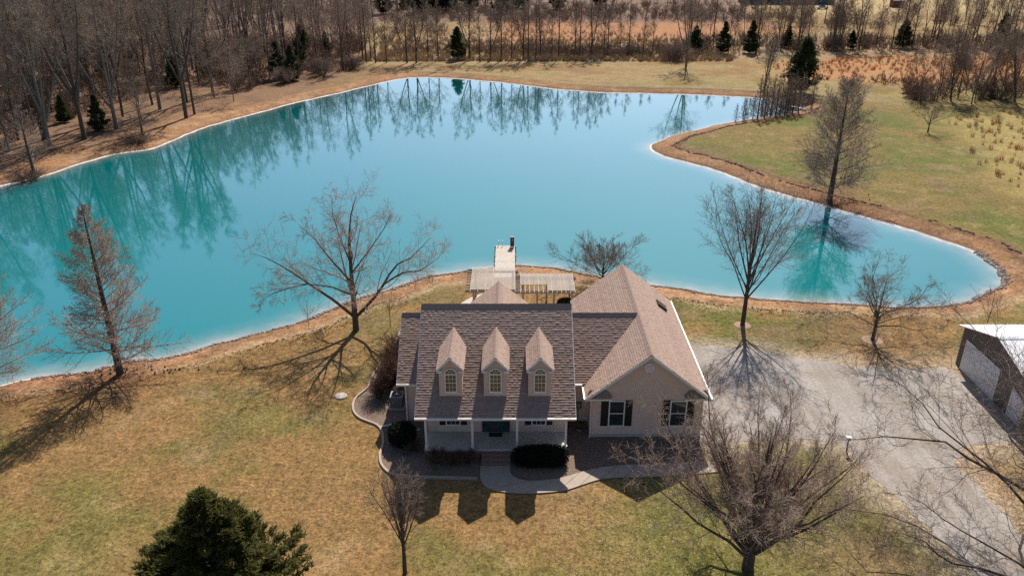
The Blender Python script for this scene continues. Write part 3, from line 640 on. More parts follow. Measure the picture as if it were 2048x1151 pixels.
# dormers
MP = lambda z: 40.3 + (z - EZ) / RS
for cx in (-3.69, -.995, 1.69):
    DY = 41.4; zf = EZ + RS * (DY - 40.3)
    dm = siding([(cx - .66, zf - .05), (cx + .66, zf - .05), (cx + .66, 5.96), (cx, 6.62), (cx - .66, 5.96)], (0, DY, 0), (1, 0, 0), (0, -1, 0), house, 'dormer')
    for sg in (-1, 1):
        siding([(DY, zf - .05), (44.1, 6.0), (DY, 6.0)], (cx + sg * .66, 0, 0), (0, 1, 0), (sg, 0, 0), dm, 'cheek_wall')
        ex = cx + sg * .82
        cs = [(ex, 41.1, 5.93), (cx, 41.1, 6.77), (cx, MP(6.77), 6.77), (ex, MP(5.93), 5.93)]
        rp = roof_plane(cs, dm, int(100 + cx * 10 + sg), .07, .165)
        for o in list(rp.children): o.parent = dm
        rake(ex, 5.95, cx, 6.775, 41.097, .03, .17, dm)
        MB().box(min(ex, ex - sg * .30), max(ex, ex - sg * .30), 41.07, 41.38, 5.74, 5.87).build('eave_return', mt['white'], dm)
        MB().prism([(ex - sg * .006, 41.11, 5.75), (ex - sg * .006, 43.8, 5.75), (ex - sg * .006, 43.9, 5.86), (ex - sg * .006, 41.11, 5.86)], (-sg * .03, 0, 0)).build('fascia', mt['white'], dm)
        MB().box(cx + sg * .66 - .05, cx + sg * .66 + .02, 41.375, 41.45, zf, 5.8).build('corner_trim', mt['siding'], dm)
    cp = MB()
    for i in range(12):
        y0 = 41.08 + i * .31; y1 = y0 + .31; e = .006 * (i % 2)
        for sg in (-1, 1): cp.quad((cx, y0, 6.81 + e), (cx, y1, 6.81 + e), (cx + sg * .14, y1, 6.81 - .13 + e), (cx + sg * .14, y0, 6.81 - .13 + e))
    cp.build('ridge_cap', mt['cap'], dm)
    # arched window
    wy = 41.385; hw = .31; z0, zs = 4.33, 5.50; fr = .075; yo = wy - .08
    arc = lambda r_, n=14: [(cx + r_ * math.cos(math.pi * i / n), zs + .04 + r_ * math.sin(math.pi * i / n)) for i in range(n + 1)]
    f = MB()
    f.box(cx - hw - fr, cx - hw, yo, wy, z0 - fr, zs + .04).box(cx + hw, cx + hw + fr, yo, wy, z0 - fr, zs + .04).box(cx - hw - fr, cx + hw + fr, yo - .02, wy, z0 - fr - .05, z0).box(cx - hw, cx + hw, yo, wy, zs - .045, zs + .04)
    A, B = arc(hw), arc(hw + fr)
    for i in range(len(A) - 1): f.prism([(A[i][0], yo, A[i][1]), (A[i + 1][0], yo, A[i + 1][1]), (B[i + 1][0], yo, B[i + 1][1]), (B[i][0], yo, B[i][1])], (0, .08, 0))
    f.build('window_frame', mt['white'], dm)
    MB().box(cx - hw, cx + hw, wy - .03, wy - .015, z0, zs - .045).build('pane', mt['glass_warm'], dm)
    MB().prism([(p[0], wy - .03, p[1]) for p in A], (0, .015, 0)).build('fan_pane', mt['glass_warm'], dm)
    g_ = MB()
    for i in (1, 2): xx = cx - hw + 2 * hw * i / 3; g_.box(xx - .012, xx + .012, wy - .045, wy - .031, z0, zs - .045)
    for j in (1, 2, 3):
        zz = z0 + (zs - .045 - z0) * j / 4; hh = .022 if j == 2 else .012; g_.box(cx - hw, cx + hw, wy - .05, wy - .046, zz - hh, zz + hh)
    for a in (45, 90, 135):
        ca_, sa_ = math.cos(R(a)), math.sin(R(a)); g_.prism([(cx + .1 * ca_ - .012 * sa_, wy - .045, zs + .04 + .1 * sa_ + .012 * ca_), (cx + hw * ca_ - .012 * sa_, wy - .045, zs + .04 + hw * sa_ + .012 * ca_), (cx + hw * ca_ + .012 * sa_, wy - .045, zs + .04 + hw * sa_ - .012 * ca_), (cx + .1 * ca_ + .012 * sa_, wy - .045, zs + .04 + .1 * sa_ - .012 * ca_)], (0, .014, 0))
    a1 = arc(.1, 8); a2 = arc(.125, 8)
    for i in range(8): g_.prism([(a1[i][0], wy - .045, a1[i][1]), (a1[i + 1][0], wy - .045, a1[i + 1][1]), (a2[i + 1][0], wy - .045, a2[i + 1][1]), (a2[i][0], wy - .045, a2[i][1])], (0, .014, 0))
    g_.build('muntins', mt['white'], dm)
# skylight on the garage roof, vent pipe, downspouts, meter, hose
sk = [Vector(p) for p in ((10.75, 53.1, 6.2 - .79 * 2.25), (10.75, 53.9, 6.2 - .79 * 2.25), (11.45, 53.9, 6.2 - .79 * 2.95), (11.45, 53.1, 6.2 - .79 * 2.95))]
sky_ = MB().prism([p - Vector((0, 0, .05)) for p in sk], (.08, 0, .2)).build('skylight', mt['metal_dark'], house)
cs_ = sum(sk, Vector()) / 4; MB().prism([cs_ + (p - cs_) * .85 + Vector((.075, 0, .152)) for p in sk], (.004, 0, .006)).build('skylight_pane', mt['glass'], sky_)
MB().tube([(6.2, 49.2, 4.2), (6.2, 49.2, 4.75)], .05, 8).build('vent_pipe', mt['pvc'], house)
MB().tube([(-6.93, 43.96, 3.08), (-6.93, 44.58, 2.7), (-6.93, 44.58, .12), (-7.0, 44.45, .08), (-8.6, 43.75, .09)], .055, 6).build('downspout', mt['pvc'], house)
MB().tube([(4.6, 42.42, 2.98), (4.72, 42.6, 2.9), (5.0, 42.76, 2.7), (5.0, 42.76, .1), (4.95, 42.6, .06)], .05, 6).build('downspout', mt['pvc'], house)
mtr = MB().box(4.2, 4.58, 44.5, 44.63, 1.0, 1.5).build('electric_meter', mt['metal_grey'], house)
MB().tube([(4.39, 44.42, 1.3), (4.39, 44.52, 1.3)], .11, 14).build('meter_dial', mt['steel'], mtr)
MB().box(4.34, 4.4, 44.57, 44.63, .0, 1.0).build('conduit', mt['metal_grey'], house)
hz = MB(); hz.tube([(4.4 + .3 * math.cos(t * .5) * (1 - t * .004), 43.6 + .3 * math.sin(t * .5) * (1 - t * .004), .04 + .012 * (t / 12.6)) for t in range(60)], .016, 5)
tag(hz.build('garden_hose', mt['metal_grey']), 'coiled grey garden hose in the corner beside the garage wall', 'hose')
# foundation strip of the garage
MB().box(5.0, 12.13, 42.775, 42.80, 0, .2).build('foundation', mt['concrete'], house)

# ------------------------------------------------------------------ things round the house
def condenser(loc):
    e = empty('air_conditioner', loc, 'grey louvred air conditioning unit outside the house side wall', 'air conditioner')
    MB().box(-.42, .42, -.42, .42, .06, .86).build('cabinet', mt['metal_grey'], e, bevel=.08)
    for i in range(11):
        z = .14 + i * .062; MB().box(-.435, .435, -.435, .435, z, z + .022).build('louver', mt['metal_grey'], e, bevel=.004)
    tp = MB().box(-.45, .45, -.45, .45, .86, .93).build('top_lid', mt['metal_grey'], e, bevel=.03)
    f = lathe([(.33, 0), (.36, .02), (.33, .035), (.30, .02)], 20).build('fan_guard', mt['metal_dark'], tp); f.location = (0, 0, .93)
    h = lathe([(.1, 0), (.1, .03), (.05, .05)], 12).build('fan_hub', mt['steel'], tp); h.location = (0, 0, .945)
    MB().box(-.55, .55, -.55, .55, 0, .06).build('pad', mt['concrete'], e); return e
condenser((-7.85, 46.4, .02))
ec = chaikin(EDGE, 2); ed = MB()
for i in range(len(ec) - 1):
    a, bq = Vector((*ec[i], 0)), Vector((*ec[i + 1], 0)); s = (bq - a).normalized().cross(Vector((0, 0, 1))) * .085
    n = len(ed.v)
    if i == 0: pass
    ed.v += [tuple(a - s), tuple(a - s * .8 + Vector((0, 0, .13))), tuple(a + s * .8 + Vector((0, 0, .13))), tuple(a + s)]
    if i < len(ec) - 2: ed.f += [(n + j, n + j + 1, n + 5 + j, n + 4 + j) for j in range(3)]
tag(ed.build('bed_edging', mt['walk']), 'pale curved concrete edging around the side flower bed', 'edging')
lid = lathe([(.44, 0), (.44, .05), (.40, .085), (0.05, .11)], 24).build('septic_lid', mt['wood_white']); lid.location = (-11.97, 47.62, 0)
tag(lid, 'pale round septic lid set in the tan lawn', 'lid')
bb = empty('garden_ornament', (3.12, 40.45, 0), 'small white house-shaped box on a post by the porch corner', 'birdhouse')
MB().box(-.05, .05, -.05, .05, 0, .5).build('post', mt['white'], bb); MB().prism([(-.16, -.14, .5), (.16, -.14, .5), (.16, -.14, .85), (0, -.14, 1.05), (-.16, -.14, .85)], (0, .28, 0)).build('box', mt['white'], bb)
yp = empty('yard_lamp', (21.0, 41.3, 0), 'short black post lamp with flat white top beside the gravel drive', 'lamp')
MB().tube([(0, 0, 0), (0, 0, .95)], .045, 8).build('post', mt['metal_dark'], yp); MB().box(-.16, .16, -.16, .16, .95, 1.02).build('cap', mt['white'], yp, bevel=.02); MB().box(-.1, .1, -.1, .1, .82, .95).build('lantern', mt['metal_dark'], yp)
def boulder(name, loc, sx, sy, sz, mat, label):
    bm = bmesh.new(); bmesh.ops.create_icosphere(bm, subdivisions=3, radius=1); r = np.random.default_rng(4)
    for v_ in bm.verts:
        k = 1 + .25 * (vnoise(np.array([v_.co.x * 3 + 9]), np.array([v_.co.y * 3 + v_.co.z * 2 + 9]), 1.2, 8)[0] - .5); v_.co = Vector((v_.co.x * sx * k, v_.co.y * sy * k, max(v_.co.z, -.4) * sz * k))
    me = bpy.data.meshes.new(name); bm.to_mesh(me); bm.free(); me.materials.append(mt[mat]); o = link(name, me); o.location = loc; return tag(o, label, 'rock')
boulder('rock', (-7.55, 42.35, .1), .28, .3, .35, 'paleboulder', 'pale boulder beside the dark round shrub by the porch')
pp = MB().tube([(-8.0, 43.05, .06), (-7.4, 43.2, .07), (-6.0, 43.5, .06)], .05, 6).build('drain_pipe', mt['pvc']); tag(pp, 'white drain pipe lying on the side bed behind the dark shrub', 'pipe')
# pergola over the patio and walk to the dock
def pergola(x0, x1, y0, y1, z, posts, lab, hole=None, raf=.55, seed=1):
    r = random.Random(seed); e = empty('pergola', ((x0 + x1) / 2, (y0 + y1) / 2, 0), lab, 'pergola', 'weathered pergolas behind the house'); ox, oy = (x0 + x1) / 2, (y0 + y1) / 2
    L = lambda m, n, mat='wood_grey': m.build(n, mt[mat], e)
    for px, py in posts:
        L(MB().box(px - .08 - ox, px + .08 - ox, py - .08 - oy, py + .08 - oy, 0, z - .34), 'post')
        L(MB().prism([(px - ox - .04, py - oy, z - .75), (px - ox + .04, py - oy, z - .75), (px - ox + .5, py - oy, z - .36), (px - ox + .4, py - oy, z - .36)], (0, .06, 0)), 'brace')
    for py in (y0 + .35, y1 - .35):
        for d in (-.1, .1): L(MB().box(x0 - ox - .45, x1 - ox + .3, py + d - .025 - oy, py + d + .025 - oy, z - .34, z - .15), 'beam')
    n = int((x1 - x0) / raf)
    for i in range(n + 1):
        xx = x0 + (x1 - x0) * i / n; L(MB().box(xx - .025 - ox, xx + .025 - ox, y0 - .25 - oy, y1 + .25 - oy, z - .148, z), 'rafter', 'wood_white')
    s = MB(); y = y0 + .02
    x = x0
    while x < x1:                              # narrow laths across the top, run front to back
        gx0, gx1, gy0 = hole if hole else (9e9, 9e9, 0)
        ya = gy0 if gx0 < x < gx1 else y0
        s.box(x - ox, x + .045 - ox, ya - oy + r.uniform(-.03, .03), y1 - oy, z + .032, z + .032 + r.uniform(.012, .02)); x += .085
    for yy in np.arange(y0 + .3, y1, .45):
        if hole and yy < hole[2]:
            s.box(x0 - ox, hole[0] - ox, yy - oy, yy + .04 - oy, z + .002, z + .03); s.box(hole[1] - ox, x1 - ox, yy - oy, yy + .04 - oy, z + .002, z + .03)
        else: s.box(x0 - ox, x1 - ox, yy - oy, yy + .04 - oy, z + .002, z + .03)
    s.build('lath_cover', mt['wood_white'], e, 'stuff'); 
    for i in range(9):
        yy = y0 + .2 + (y1 - y0 - .4) * i / 8; L(MB().box(x0 - ox - .42, x0 - ox, yy - .03 - oy, yy + .03 - oy, z - .14, z - .05), 'rafter_tail')
    return e
pergola(-3.45, .25, 59.8, 64.5, 2.6, [(-3.2, 60.15), (.05, 60.15), (-3.2, 64.1), (.05, 64.1)], 'square weathered pergola fully covered with laths at the dock walk', None, .6, 1)
pergola(.72, 5.2, 59.7, 63.2, 2.55, [(2.1, 60.05), (3.5, 60.05), (5.0, 60.05), (.95, 62.8), (3.0, 62.8), (5.0, 62.8)], 'long weathered pergola with an open bay between its laths', (.7, 2.95, 60.9), .37, 2)
rt = empty('patio_table', (-2.6, 61.0, .03), 'round grey table under the square lath pergola', 'table')
lathe([(.03, .70), (.55, .70), (.57, .73), (.55, .75), (.03, .75)], 20).build('table_top', mt['metal_grey'], rt); lathe([(.25, 0), (.25, .03), (.04, .06), (.04, .70)], 12).build('pedestal', mt['metal_dark'], rt)
# dock
dk = empty('dock', (0, 0, 0), 'short pale board dock reaching into the pond', 'dock')
s = MB(); y = 65.2
DZ = -.02
while y < 76.4: s.box(-1.66 + random.uniform(-.02, .02), .30 + random.uniform(-.02, .02), y, y + .135, DZ - .04, DZ + random.uniform(-.006, .006)); y += .147
s.build('deck_boards', mt['wood_pale'], dk, 'stuff')
for x in (-1.6, -.68, .22): MB().box(x - .03, x + .03, 65.2, 76.4, DZ - .22, DZ - .045).build('joist', mt['wood_grey'], dk)
MB().box(-1.69, .33, 76.36, 76.42, DZ - .2, DZ - .008).build('rim_board', mt['wood_pale'], dk)
for x in (-1.72, .36):
    for yy in (71.5, 73.8, 76.2): MB().tube([(x, yy, -3.2), (x, yy, DZ + .03)], .06, 8).build('pile', mt['wood_grey'], dk)
ld = empty('dock_ladder', (-1.18, 76.45, 0), 'steel swim ladder hooked over the end of the dock', 'ladder')
for x in (-.2, .2): MB().tube([(x, -.35, DZ), (x, -.35, .35), (x, -.2, .55), (x, .0, .6), (x, .12, .5), (x, .14, -1.4)], .022, 8).build('rail', mt['steel'], ld)
for z in (-.3, -.6, -.9, -1.2): MB().tube([(-.2, .14, z), (.2, .14, z)], .02, 6).build('rung', mt['steel'], ld)
fb = empty('fish_feeder', (.02, 76.0, DZ), 'tall black box feeder standing at the end of the dock', 'feeder')
MB().box(-.2, .2, -.18, .18, .12, 1.08).build('bin', mt['metal_dark'], fb, bevel=.02); MB().box(-.24, .24, -.22, .22, 1.08, 1.16).build('lid', mt['metal_dark'], fb, bevel=.02)
for x in (-.16, .16):
    for yy in (-.14, .14): MB().box(x - .02, x + .02, yy - .02, yy + .02, 0, .12).build('leg', mt['metal_dark'], fb)
MB().box(-.02, .04, -.2, -.18, .82, .9).build('latch', mt['steel'], fb)
# shed
sh = empty('shed', (33.35, 47.9, 0), 'dark metal shed with white roof and white overhead doors beside the drive', 'shed')
X1 = 14.0
def ribwall(poly, o, ud, nrm_, par):
    w = MB(); o = Vector(o); ud = Vector(ud); nv = Vector(nrm_); w.prism([o + ud * u_ + Vector((0, 0, z_)) for u_, z_ in poly], -nv * .08)
    ob = w.build('wall', mt['shed_wall'], par); rb = MB(); us = [p[0] for p in poly]; x = min(us) + .1
    while x < max(us):
        zt = max(z for z in [lerp_span([(b_, a_) for a_, b_ in poly], x) or (0, 0)][0]); p0 = o + ud * x
        rb.prism([p0 - ud * .02, p0 + ud * .02, p0 + ud * .02 + nv * .02, p0 - ud * .02 + nv * .02], (0, 0, zt - .02)); x += .23
    rb.build('wall_ribs', mt['shed_wall'], par, 'stuff')
ribwall([(-4.3, 0), (4.3, 0), (4.3, 3.15), (0, 4.4), (-4.3, 3.15)], (0, 0, 0), (0, 1, 0), (-1, 0, 0), sh)
ribwall([(-4.3, 0), (4.3, 0), (4.3, 3.15), (0, 4.4), (-4.3, 3.15)], (X1, 0, 0), (0, 1, 0), (1, 0, 0), sh)
ribwall([(.09, 0), (X1 - .09, 0), (X1 - .09, 3.15), (.09, 3.15)], (0, 4.3, 0), (1, 0, 0), (0, 1, 0), sh)
ribwall([(.09, 0), (X1 - .09, 0), (X1 - .09, 3.15), (.09, 3.15)], (0, -4.3, 0), (1, 0, 0), (0, -1, 0), sh)
for sg in (-1, 1):
    rf = MB().prism([(-.3, sg * 4.65, 3.06), (X1 + .3, sg * 4.65, 3.06), (X1 + .3, 0, 4.46), (-.3, 0, 4.46)], (0, 0, .05)).build('roof', mt['shed_roof'], sh)
    rb = MB(); x = -.2
    while x < X1 + .3:
        rb.prism([(x, sg * 4.65, 3.111), (x + .04, sg * 4.65, 3.111), (x + .04, 0, 4.511), (x, 0, 4.511)], (0, 0, .025)); x += .4
    rb.build('roof_ribs', mt['shed_roof'], rf, 'stuff')
MB().prism([(-.32, -.2, 4.49), (-.32, 0, 4.57), (-.32, .2, 4.49)], (X1 + .64, 0, 0)).build('ridge_cap', mt['shed_roof'], sh)
for y0, y1, h in ((-.75, 3.45, 2.35), (-3.9, -2.6, 2.15)):
    d_ = MB().box(-.075, -.022, y0, y1, .02, h).build('overhead_door', mt['shed_door'], sh); n = 4 if y1 - y0 > 2 else 2
    MB().box(-.085, -.022, y0 - .1, y0 - .004, .0, h + .1).box(-.085, -.022, y1 + .004, y1 + .1, .0, h + .1).box(-.085, -.022, y0, y1, h + .004, h + .1).build('door_trim', mt['white'], d_)
    for i in range(n): MB().box(-.088, -.076, y0 + .04, y1 - .04, .06 + i * (h - .06) / n, .02 + (i + 1) * (h - .06) / n).build('panel', mt['shed_door'], d_)

# ------------------------------------------------------------------ evergreen and scatter builders
def leaf_cloud(C_, D_, n, size, r, spread=.3, asp=.35):
    """n leaf triangles about each centre C_ (m,3) leaning along D_"""
    m = len(C_); c = np.repeat(C_, n, 0) + r.normal(size=(m * n, 3)) * spread; d = nrm(np.repeat(D_, n, 0) + r.normal(size=(m * n, 3)) * .7)
    s = size * (.5 + r.random((m * n, 1))); w = nrm(np.cross(d, r.normal(size=(m * n, 3)))) * s * asp
    V = np.stack([c - w, c + w, c + d * s], 1).reshape(-1, 3); return V, np.arange(m * n * 3).reshape(-1, 3)
def evergreen(h, rad, seed, nb=90, per=9, leaves=9, size=.28, low=.04, shape=.8, spread=.2, lump=.35, rise=.12, asp=.35):
    r = np.random.default_rng(seed); t = low + (1 - low) * r.random(nb) ** 1.15; az = r.random(nb) * 6.28
    env = rad * np.clip(1 - t, 0, 1) ** shape * (1 - np.exp(-(t - low + .03) * 14)) * (1 - lump + 2 * lump * r.random(nb)) + .02 * rad
    base = np.stack([0 * t, 0 * t, t * h - .18 * env], 1); tip = np.stack([env * np.cos(az), env * np.sin(az), t * h + env * rise], 1)
    u = .3 + .75 * r.random((nb, per)) ** .7; Cn = (base[:, None] * (1 - u[..., None]) + tip[:, None] * u[..., None]).reshape(-1, 3)
    D = np.repeat(nrm(tip - base + np.array([0, 0, .4]) * env[:, None]), per, 0)
    tops = np.stack([np.zeros(10), np.zeros(10), h * np.linspace(.8, 1.0, 10)], 1); Cn = np.concatenate([Cn, tops]); D = np.concatenate([D, np.tile([[0, 0, 1.]], (10, 1))])
    V, Fq = leaf_cloud(Cn, D, leaves, size, r, spread, asp)
    tb = tubes(np.array([resample3([(0, 0, -.2), (0.02, 0, h * .5), (0, 0, h * .95)], 6)]), np.array([.045 * rad + .06]), np.array([.02]), 6)
    bt = tubes(np.stack([base, (base + tip) / 2 + np.array([0, 0, -.03]), tip], 1), np.full(nb, .03), np.full(nb, .008), 3)
    return join([tb, bt]), (V, Fq)
def evergreen_obj(name, data, loc, label, mat='green_dark', group=None, sc=1, rz=0):
    (tv, tf), (cv, cf) = data; e = empty(name, loc, label, 'tree', group, rz); e.scale = (sc,) * 3
    link('trunk', np_mesh('trunk', tv, tf, mt['bark']), e); link('crown', np_mesh('crown', cv, cf, mt[mat]), e); return e
def hedge_mesh(cx, cy, w, d, h, n, size, seed, boxy=2.6):
    """leaf faces spread through a lumpy rounded volume"""
    r = np.random.default_rng(seed); q = r.normal(size=(n, 3)); q = q / (np.abs(q) ** boxy).sum(1, keepdims=True) ** (1 / boxy); q *= (.72 + .33 * r.random((n, 1))); 
    lump = 1 + .16 * (vnoise(q[:, 0] * 4 + 20, q[:, 1] * 4 + q[:, 2] * 3 + 20, 1.0, seed) - .5)
    c = q * lump[:, None] * np.array([w / 2, d / 2, h / 2]) + np.array([cx, cy, h / 2]); c[:, 2] = np.maximum(c[:, 2], .03)
    return leaf_cloud(c, nrm(q + np.array([0, 0, .3])), 2, size, r, size * .5, .5)
def scatter(V0, F0, pos, sc, rz, tilt=None):
    m = len(pos); c, s_ = np.cos(rz), np.sin(rz); V = V0[None] * (sc[:, None, None] if sc.ndim == 1 else sc[:, None, :])
    X = V[..., 0] * c[:, None] - V[..., 1] * s_[:, None]; Y = V[..., 0] * s_[:, None] + V[..., 1] * c[:, None]
    W = np.stack([X, Y, V[..., 2]], -1) + pos[:, None]; return W.reshape(-1, 3), (F0[None] + (np.arange(m) * len(V0))[:, None, None]).reshape(-1, F0.shape[1])
def in_poly(poly, n, r, box=None):
    P = np.array(poly); x0, y0 = P.min(0); x1, y1 = P.max(0)
    if box: x0, x1, y0, y1 = max(x0, box[0]), min(x1, box[1]), max(y0, box[2]), min(y1, box[3])
    out = np.zeros((0, 2))
    while len(out) < n:
        q = np.stack([r.uniform(x0, x1, n * 2), r.uniform(y0, y1, n * 2)], 1); out = np.concatenate([out, q[sdpoly(q[:, 0], q[:, 1], poly) < 0]])
    return out[:n]
def drop(P): return np.c_[P, gz(P[:, 0], P[:, 1])]

# ------------------------------------------------------------------ lone trees
def cypress(h, w, seed, k1=85, a0=84, a1=42, p=.75, t0=.1, k2=17, k3=8, tr=.05, r0=.3, belly=0., rm=.0118):
    ln = lambda t: (w / h) * ((1 - t) ** p + .03) * (1 - belly * np.exp(-(t - t0) * 9))
    return bare_tree([([(0, 0, -.15), (.02, 0, .35), (0, .03, h * .5), (.05, 0, h)], r0, .02)],
        [dict(k=k1, t0=t0, t1=.985, a=lambda t: a0 + (a1 - a0) * t, **{'as': 7}, l=ln, n=4, w=.07, tr=tr, rr=.24, s=4),
         dict(k=k2, t0=.18, t1=1, a=42, l=lambda t: .5 * (1.15 - t), n=3, w=.1, tr=.05, rr=.5),
         dict(k=k3, t0=.15, t1=1, a=38, l=lambda t: .5 * (1.2 - t), n=2, w=.12, tr=.03, rr=.6)], seed, rm)
flare = lambda o: o
cy1 = tree_obj('bald_cypress', cypress(13.2, 5.0, 11, 92), at_ground(-28.9, 50.85), 'cone-shaped bare bald cypress on the near bank with dark twisted shadow', twig='twig_pale')
tree_obj('bald_cypress', cypress(13.0, 5.6, 12, 90), at_ground(-37.2, 48.0), 'bare bald cypress at the near bank, mostly cut off by the picture edge', rz=1.1, twig='twig_pale')
tree_obj('bald_cypress', cypress(13.9, 6.6, 13, 84, 84, 28, .5, .1, 18, 9, .07, .38, .35, .0145), at_ground(38.2, 91.6), 'tall egg-shaped bare cypress on the earth bank of the grassy point', twig='twig_pale')
# spreading tree beside the house: limbs laid out one by one
sp = [([(0, 0, -.1), (.03, 0, 2.4), (0, .1, 4.5), (.08, 0, 7.6), (.3, -.1, 9.6), (.9, 0, 11.4)], .27, .015),
      ([(-.05, 0, 1.3), (-1.4, -.4, 2.9), (-3.2, -.7, 4.5), (-4.9, -.6, 5.8), (-6.3, -.3, 6.5), (-7.6, 0, 6.8)], .15, .012),
      ([(.05, 0, 1.2), (1.5, .4, 2.6), (2.5, .5, 4.0), (3.4, .3, 5.6), (4.9, .2, 6.4), (6.4, .3, 8.0)], .15, .012),
      ([(2.4, .5, 3.9), (4.0, .1, 5.1), (5.6, -.4, 5.5), (7.1, -.8, 6.8)], .09, .012),
      ([(0, 0, 4.3), (-1.7, .5, 6.2), (-2.9, 1, 7.7), (-4.0, 1.2, 8.7)], .09, .012),
      ([(0, .1, 2.6), (-.9, 2.0, 4.4), (-1.6, 3.9, 5.6), (-2.0, 5.4, 6.3)], .1, .012),
      ([(0, 0, 2.9), (.8, -2.0, 4.4), (1.2, -4.0, 5.4), (1.3, -5.6, 5.8)], .1, .012),
      ([(0, 0, 3.2), (-1.2, -1.9, 4.8), (-2.6, -3.6, 5.8), (-4.0, -4.6, 6.2)], .09, .012),
      ([(0, 0, 5.0), (1.5, .8, 6.8), (2.6, 1.2, 8.3), (3.3, 1.2, 9.6)], .08, .012),
      ([(0, 0, 5.6), (.6, -1.4, 7.3), (.5, -2.6, 8.6), (.9, -3.2, 9.4)], .07, .012),
      ([(0, .1, 6.0), (-1.0, 1.3, 8.0), (-1.5, 2.0, 9.6), (-1.4, 2.2, 10.6)], .07, .012),
      ([(-3.2, -.7, 4.5), (-4.4, -1.6, 4.6), (-5.8, -2.2, 4.3), (-6.9, -2.4, 3.6)], .06, .012)]
tree_obj('shade_tree', bare_tree(sp, [dict(k=11, t0=.25, t1=1, a=42, l=lambda t: .36 * (1.15 - .6 * t), n=4, w=.16, tr=.05, rr=.42, s=4),
    dict(k=7, t0=.2, t1=1, a=42, l=.42, n=3, w=.2, tr=[.02, -.08, -.15], rr=.5), dict(k=8, t0=.2, t1=1, a=40, l=.5, n=3, w=.22, tr=[-.02, -.12, -.2], rr=.6)], 21, .0085),
    at_ground(-12.7, 57.6), 'wide spreading bare tree on the bank beside the house, twigs drooping', twig='twig_pale')
def ascend(h, n, a, seed, base, r0, k=(8, 6, 5), w=.1, tr=.04, l2=.42, split=(.12, .3), droop=0, curl=0.1, rm=.0085):
    """short trunk that splits into n rising limbs"""
    r = np.random.default_rng(seed); T = [([(0, 0, -.1), (.02, .01, base), (.0, 0, base + h * .3), (.1, -.05, h * .97)], r0, .012)]
    for i in range(n):
        az = i * 2.4 + r.uniform(-.4, .4); an = R(a * (.45 + .75 * (i + 1) / n)); z0 = base * (.9 + .25 * r.random()) + h * .25 * (1 - (i + 1) / n); L = (h - z0) / max(.55, math.cos(an)) * r.uniform(.78, 1.0)
        p = np.array([0, 0, z0]); d = np.array([math.cos(az) * math.sin(an), math.sin(az) * math.sin(an), math.cos(an)]); pts = [p]
        for s_ in range(8): d = nrm(d + np.array([0, 0, tr]) + r.normal(size=3) * w); p = p + d * L / 8; pts.append(p)
        T.append((pts, r0 * r.uniform(.24, .38), .010))
    return bare_tree(T, [dict(k=k[0], t0=.22, t1=1, a=33, l=lambda t: l2 * (1.1 - .65 * t), n=4, w=curl, tr=.05 - droop, rr=.45, s=4),
        dict(k=k[1], t0=.2, t1=1, a=36, l=.42, n=3, w=curl * 1.2, tr=.03 - droop, rr=.5), dict(k=k[2], t0=.15, t1=1, a=38, l=.5, n=2, w=curl * 1.3, tr=-droop, rr=.6)], seed, rm)
tree_obj('shade_tree', ascend(11.3, 14, 27, 31, 2.3, .21, (9, 7, 6), .05, .0, .34), at_ground(19.0, 58.5), 'tall upright bare tree with ascending limbs between driveway and pond', twig='twig')
tree_obj('ornamental_tree', ascend(5.3, 12, 62, 32, 1.15, .17, (8, 7, 6), .18, .02, .4, curl=.28), at_ground(28.65, 55.9), 'low rounded bare tree with crooked limbs at the gravel edge near the shed', twig='twig')
tree_obj('ornamental_tree', ascend(4.2, 8, 52, 33, 1.1, .13, (6, 5, 4), .12, .02, .42, rm=.011), at_ground(66.1, 125.5), 'small lone bare tree on the green lawn of the point', twig='twig')
tree_obj('ornamental_tree', ascend(8.6, 34, 35, 34, .6, .33, (13, 8, 6), .09, .03, .25), at_ground(12.1, 31.3), 'big vase-shaped bare tree on the front lawn before the garage', twig='twig_pale')
tree_obj('ornamental_tree', ascend(6.1, 15, 21, 35, 1.75, .12, (10, 7, 5), .05, .10, .27, rm=.0065), at_ground(-5.45, 30.9), 'small narrow oval bare tree on the lawn in front of the porch', twig='twig')
tree_obj('oak_tree', ascend(10.2, 19, 62, 36, 2.2, .34, (10, 8, 6), .24, .04, .36, curl=.26), at_ground(27.6, 31.8), 'gnarled bare oak overhanging the drive in front of the shed', twig='twig')
tree_obj('oak_tree', ascend(8.2, 17, 62, 37, 1.5, .26, (9, 7, 6), .24, .03, .36, curl=.26), at_ground(24.2, 26.6), 'crooked bare oak reaching low branches over the lower drive', rz=2.0, twig='twig')
tree_obj('multi_stem_tree', ascend(3.5, 18, 56, 38, .35, .12, (9, 7, 6), .1, .05, .4), at_ground(8.4, 67.6), 'many-stemmed bare bushy tree at the shore behind the garage roof', twig='twig')
# foreground juniper
e = evergreen(8.2, 4.5, 41, 360, 15, 26, .19, .03, .95, .085, .36, .2, .2)
evergreen_obj('juniper_tree', e, (-13.25, 27.0, -.1), 'dark green juniper at the lower edge of the tan front lawn', 'green_hero')

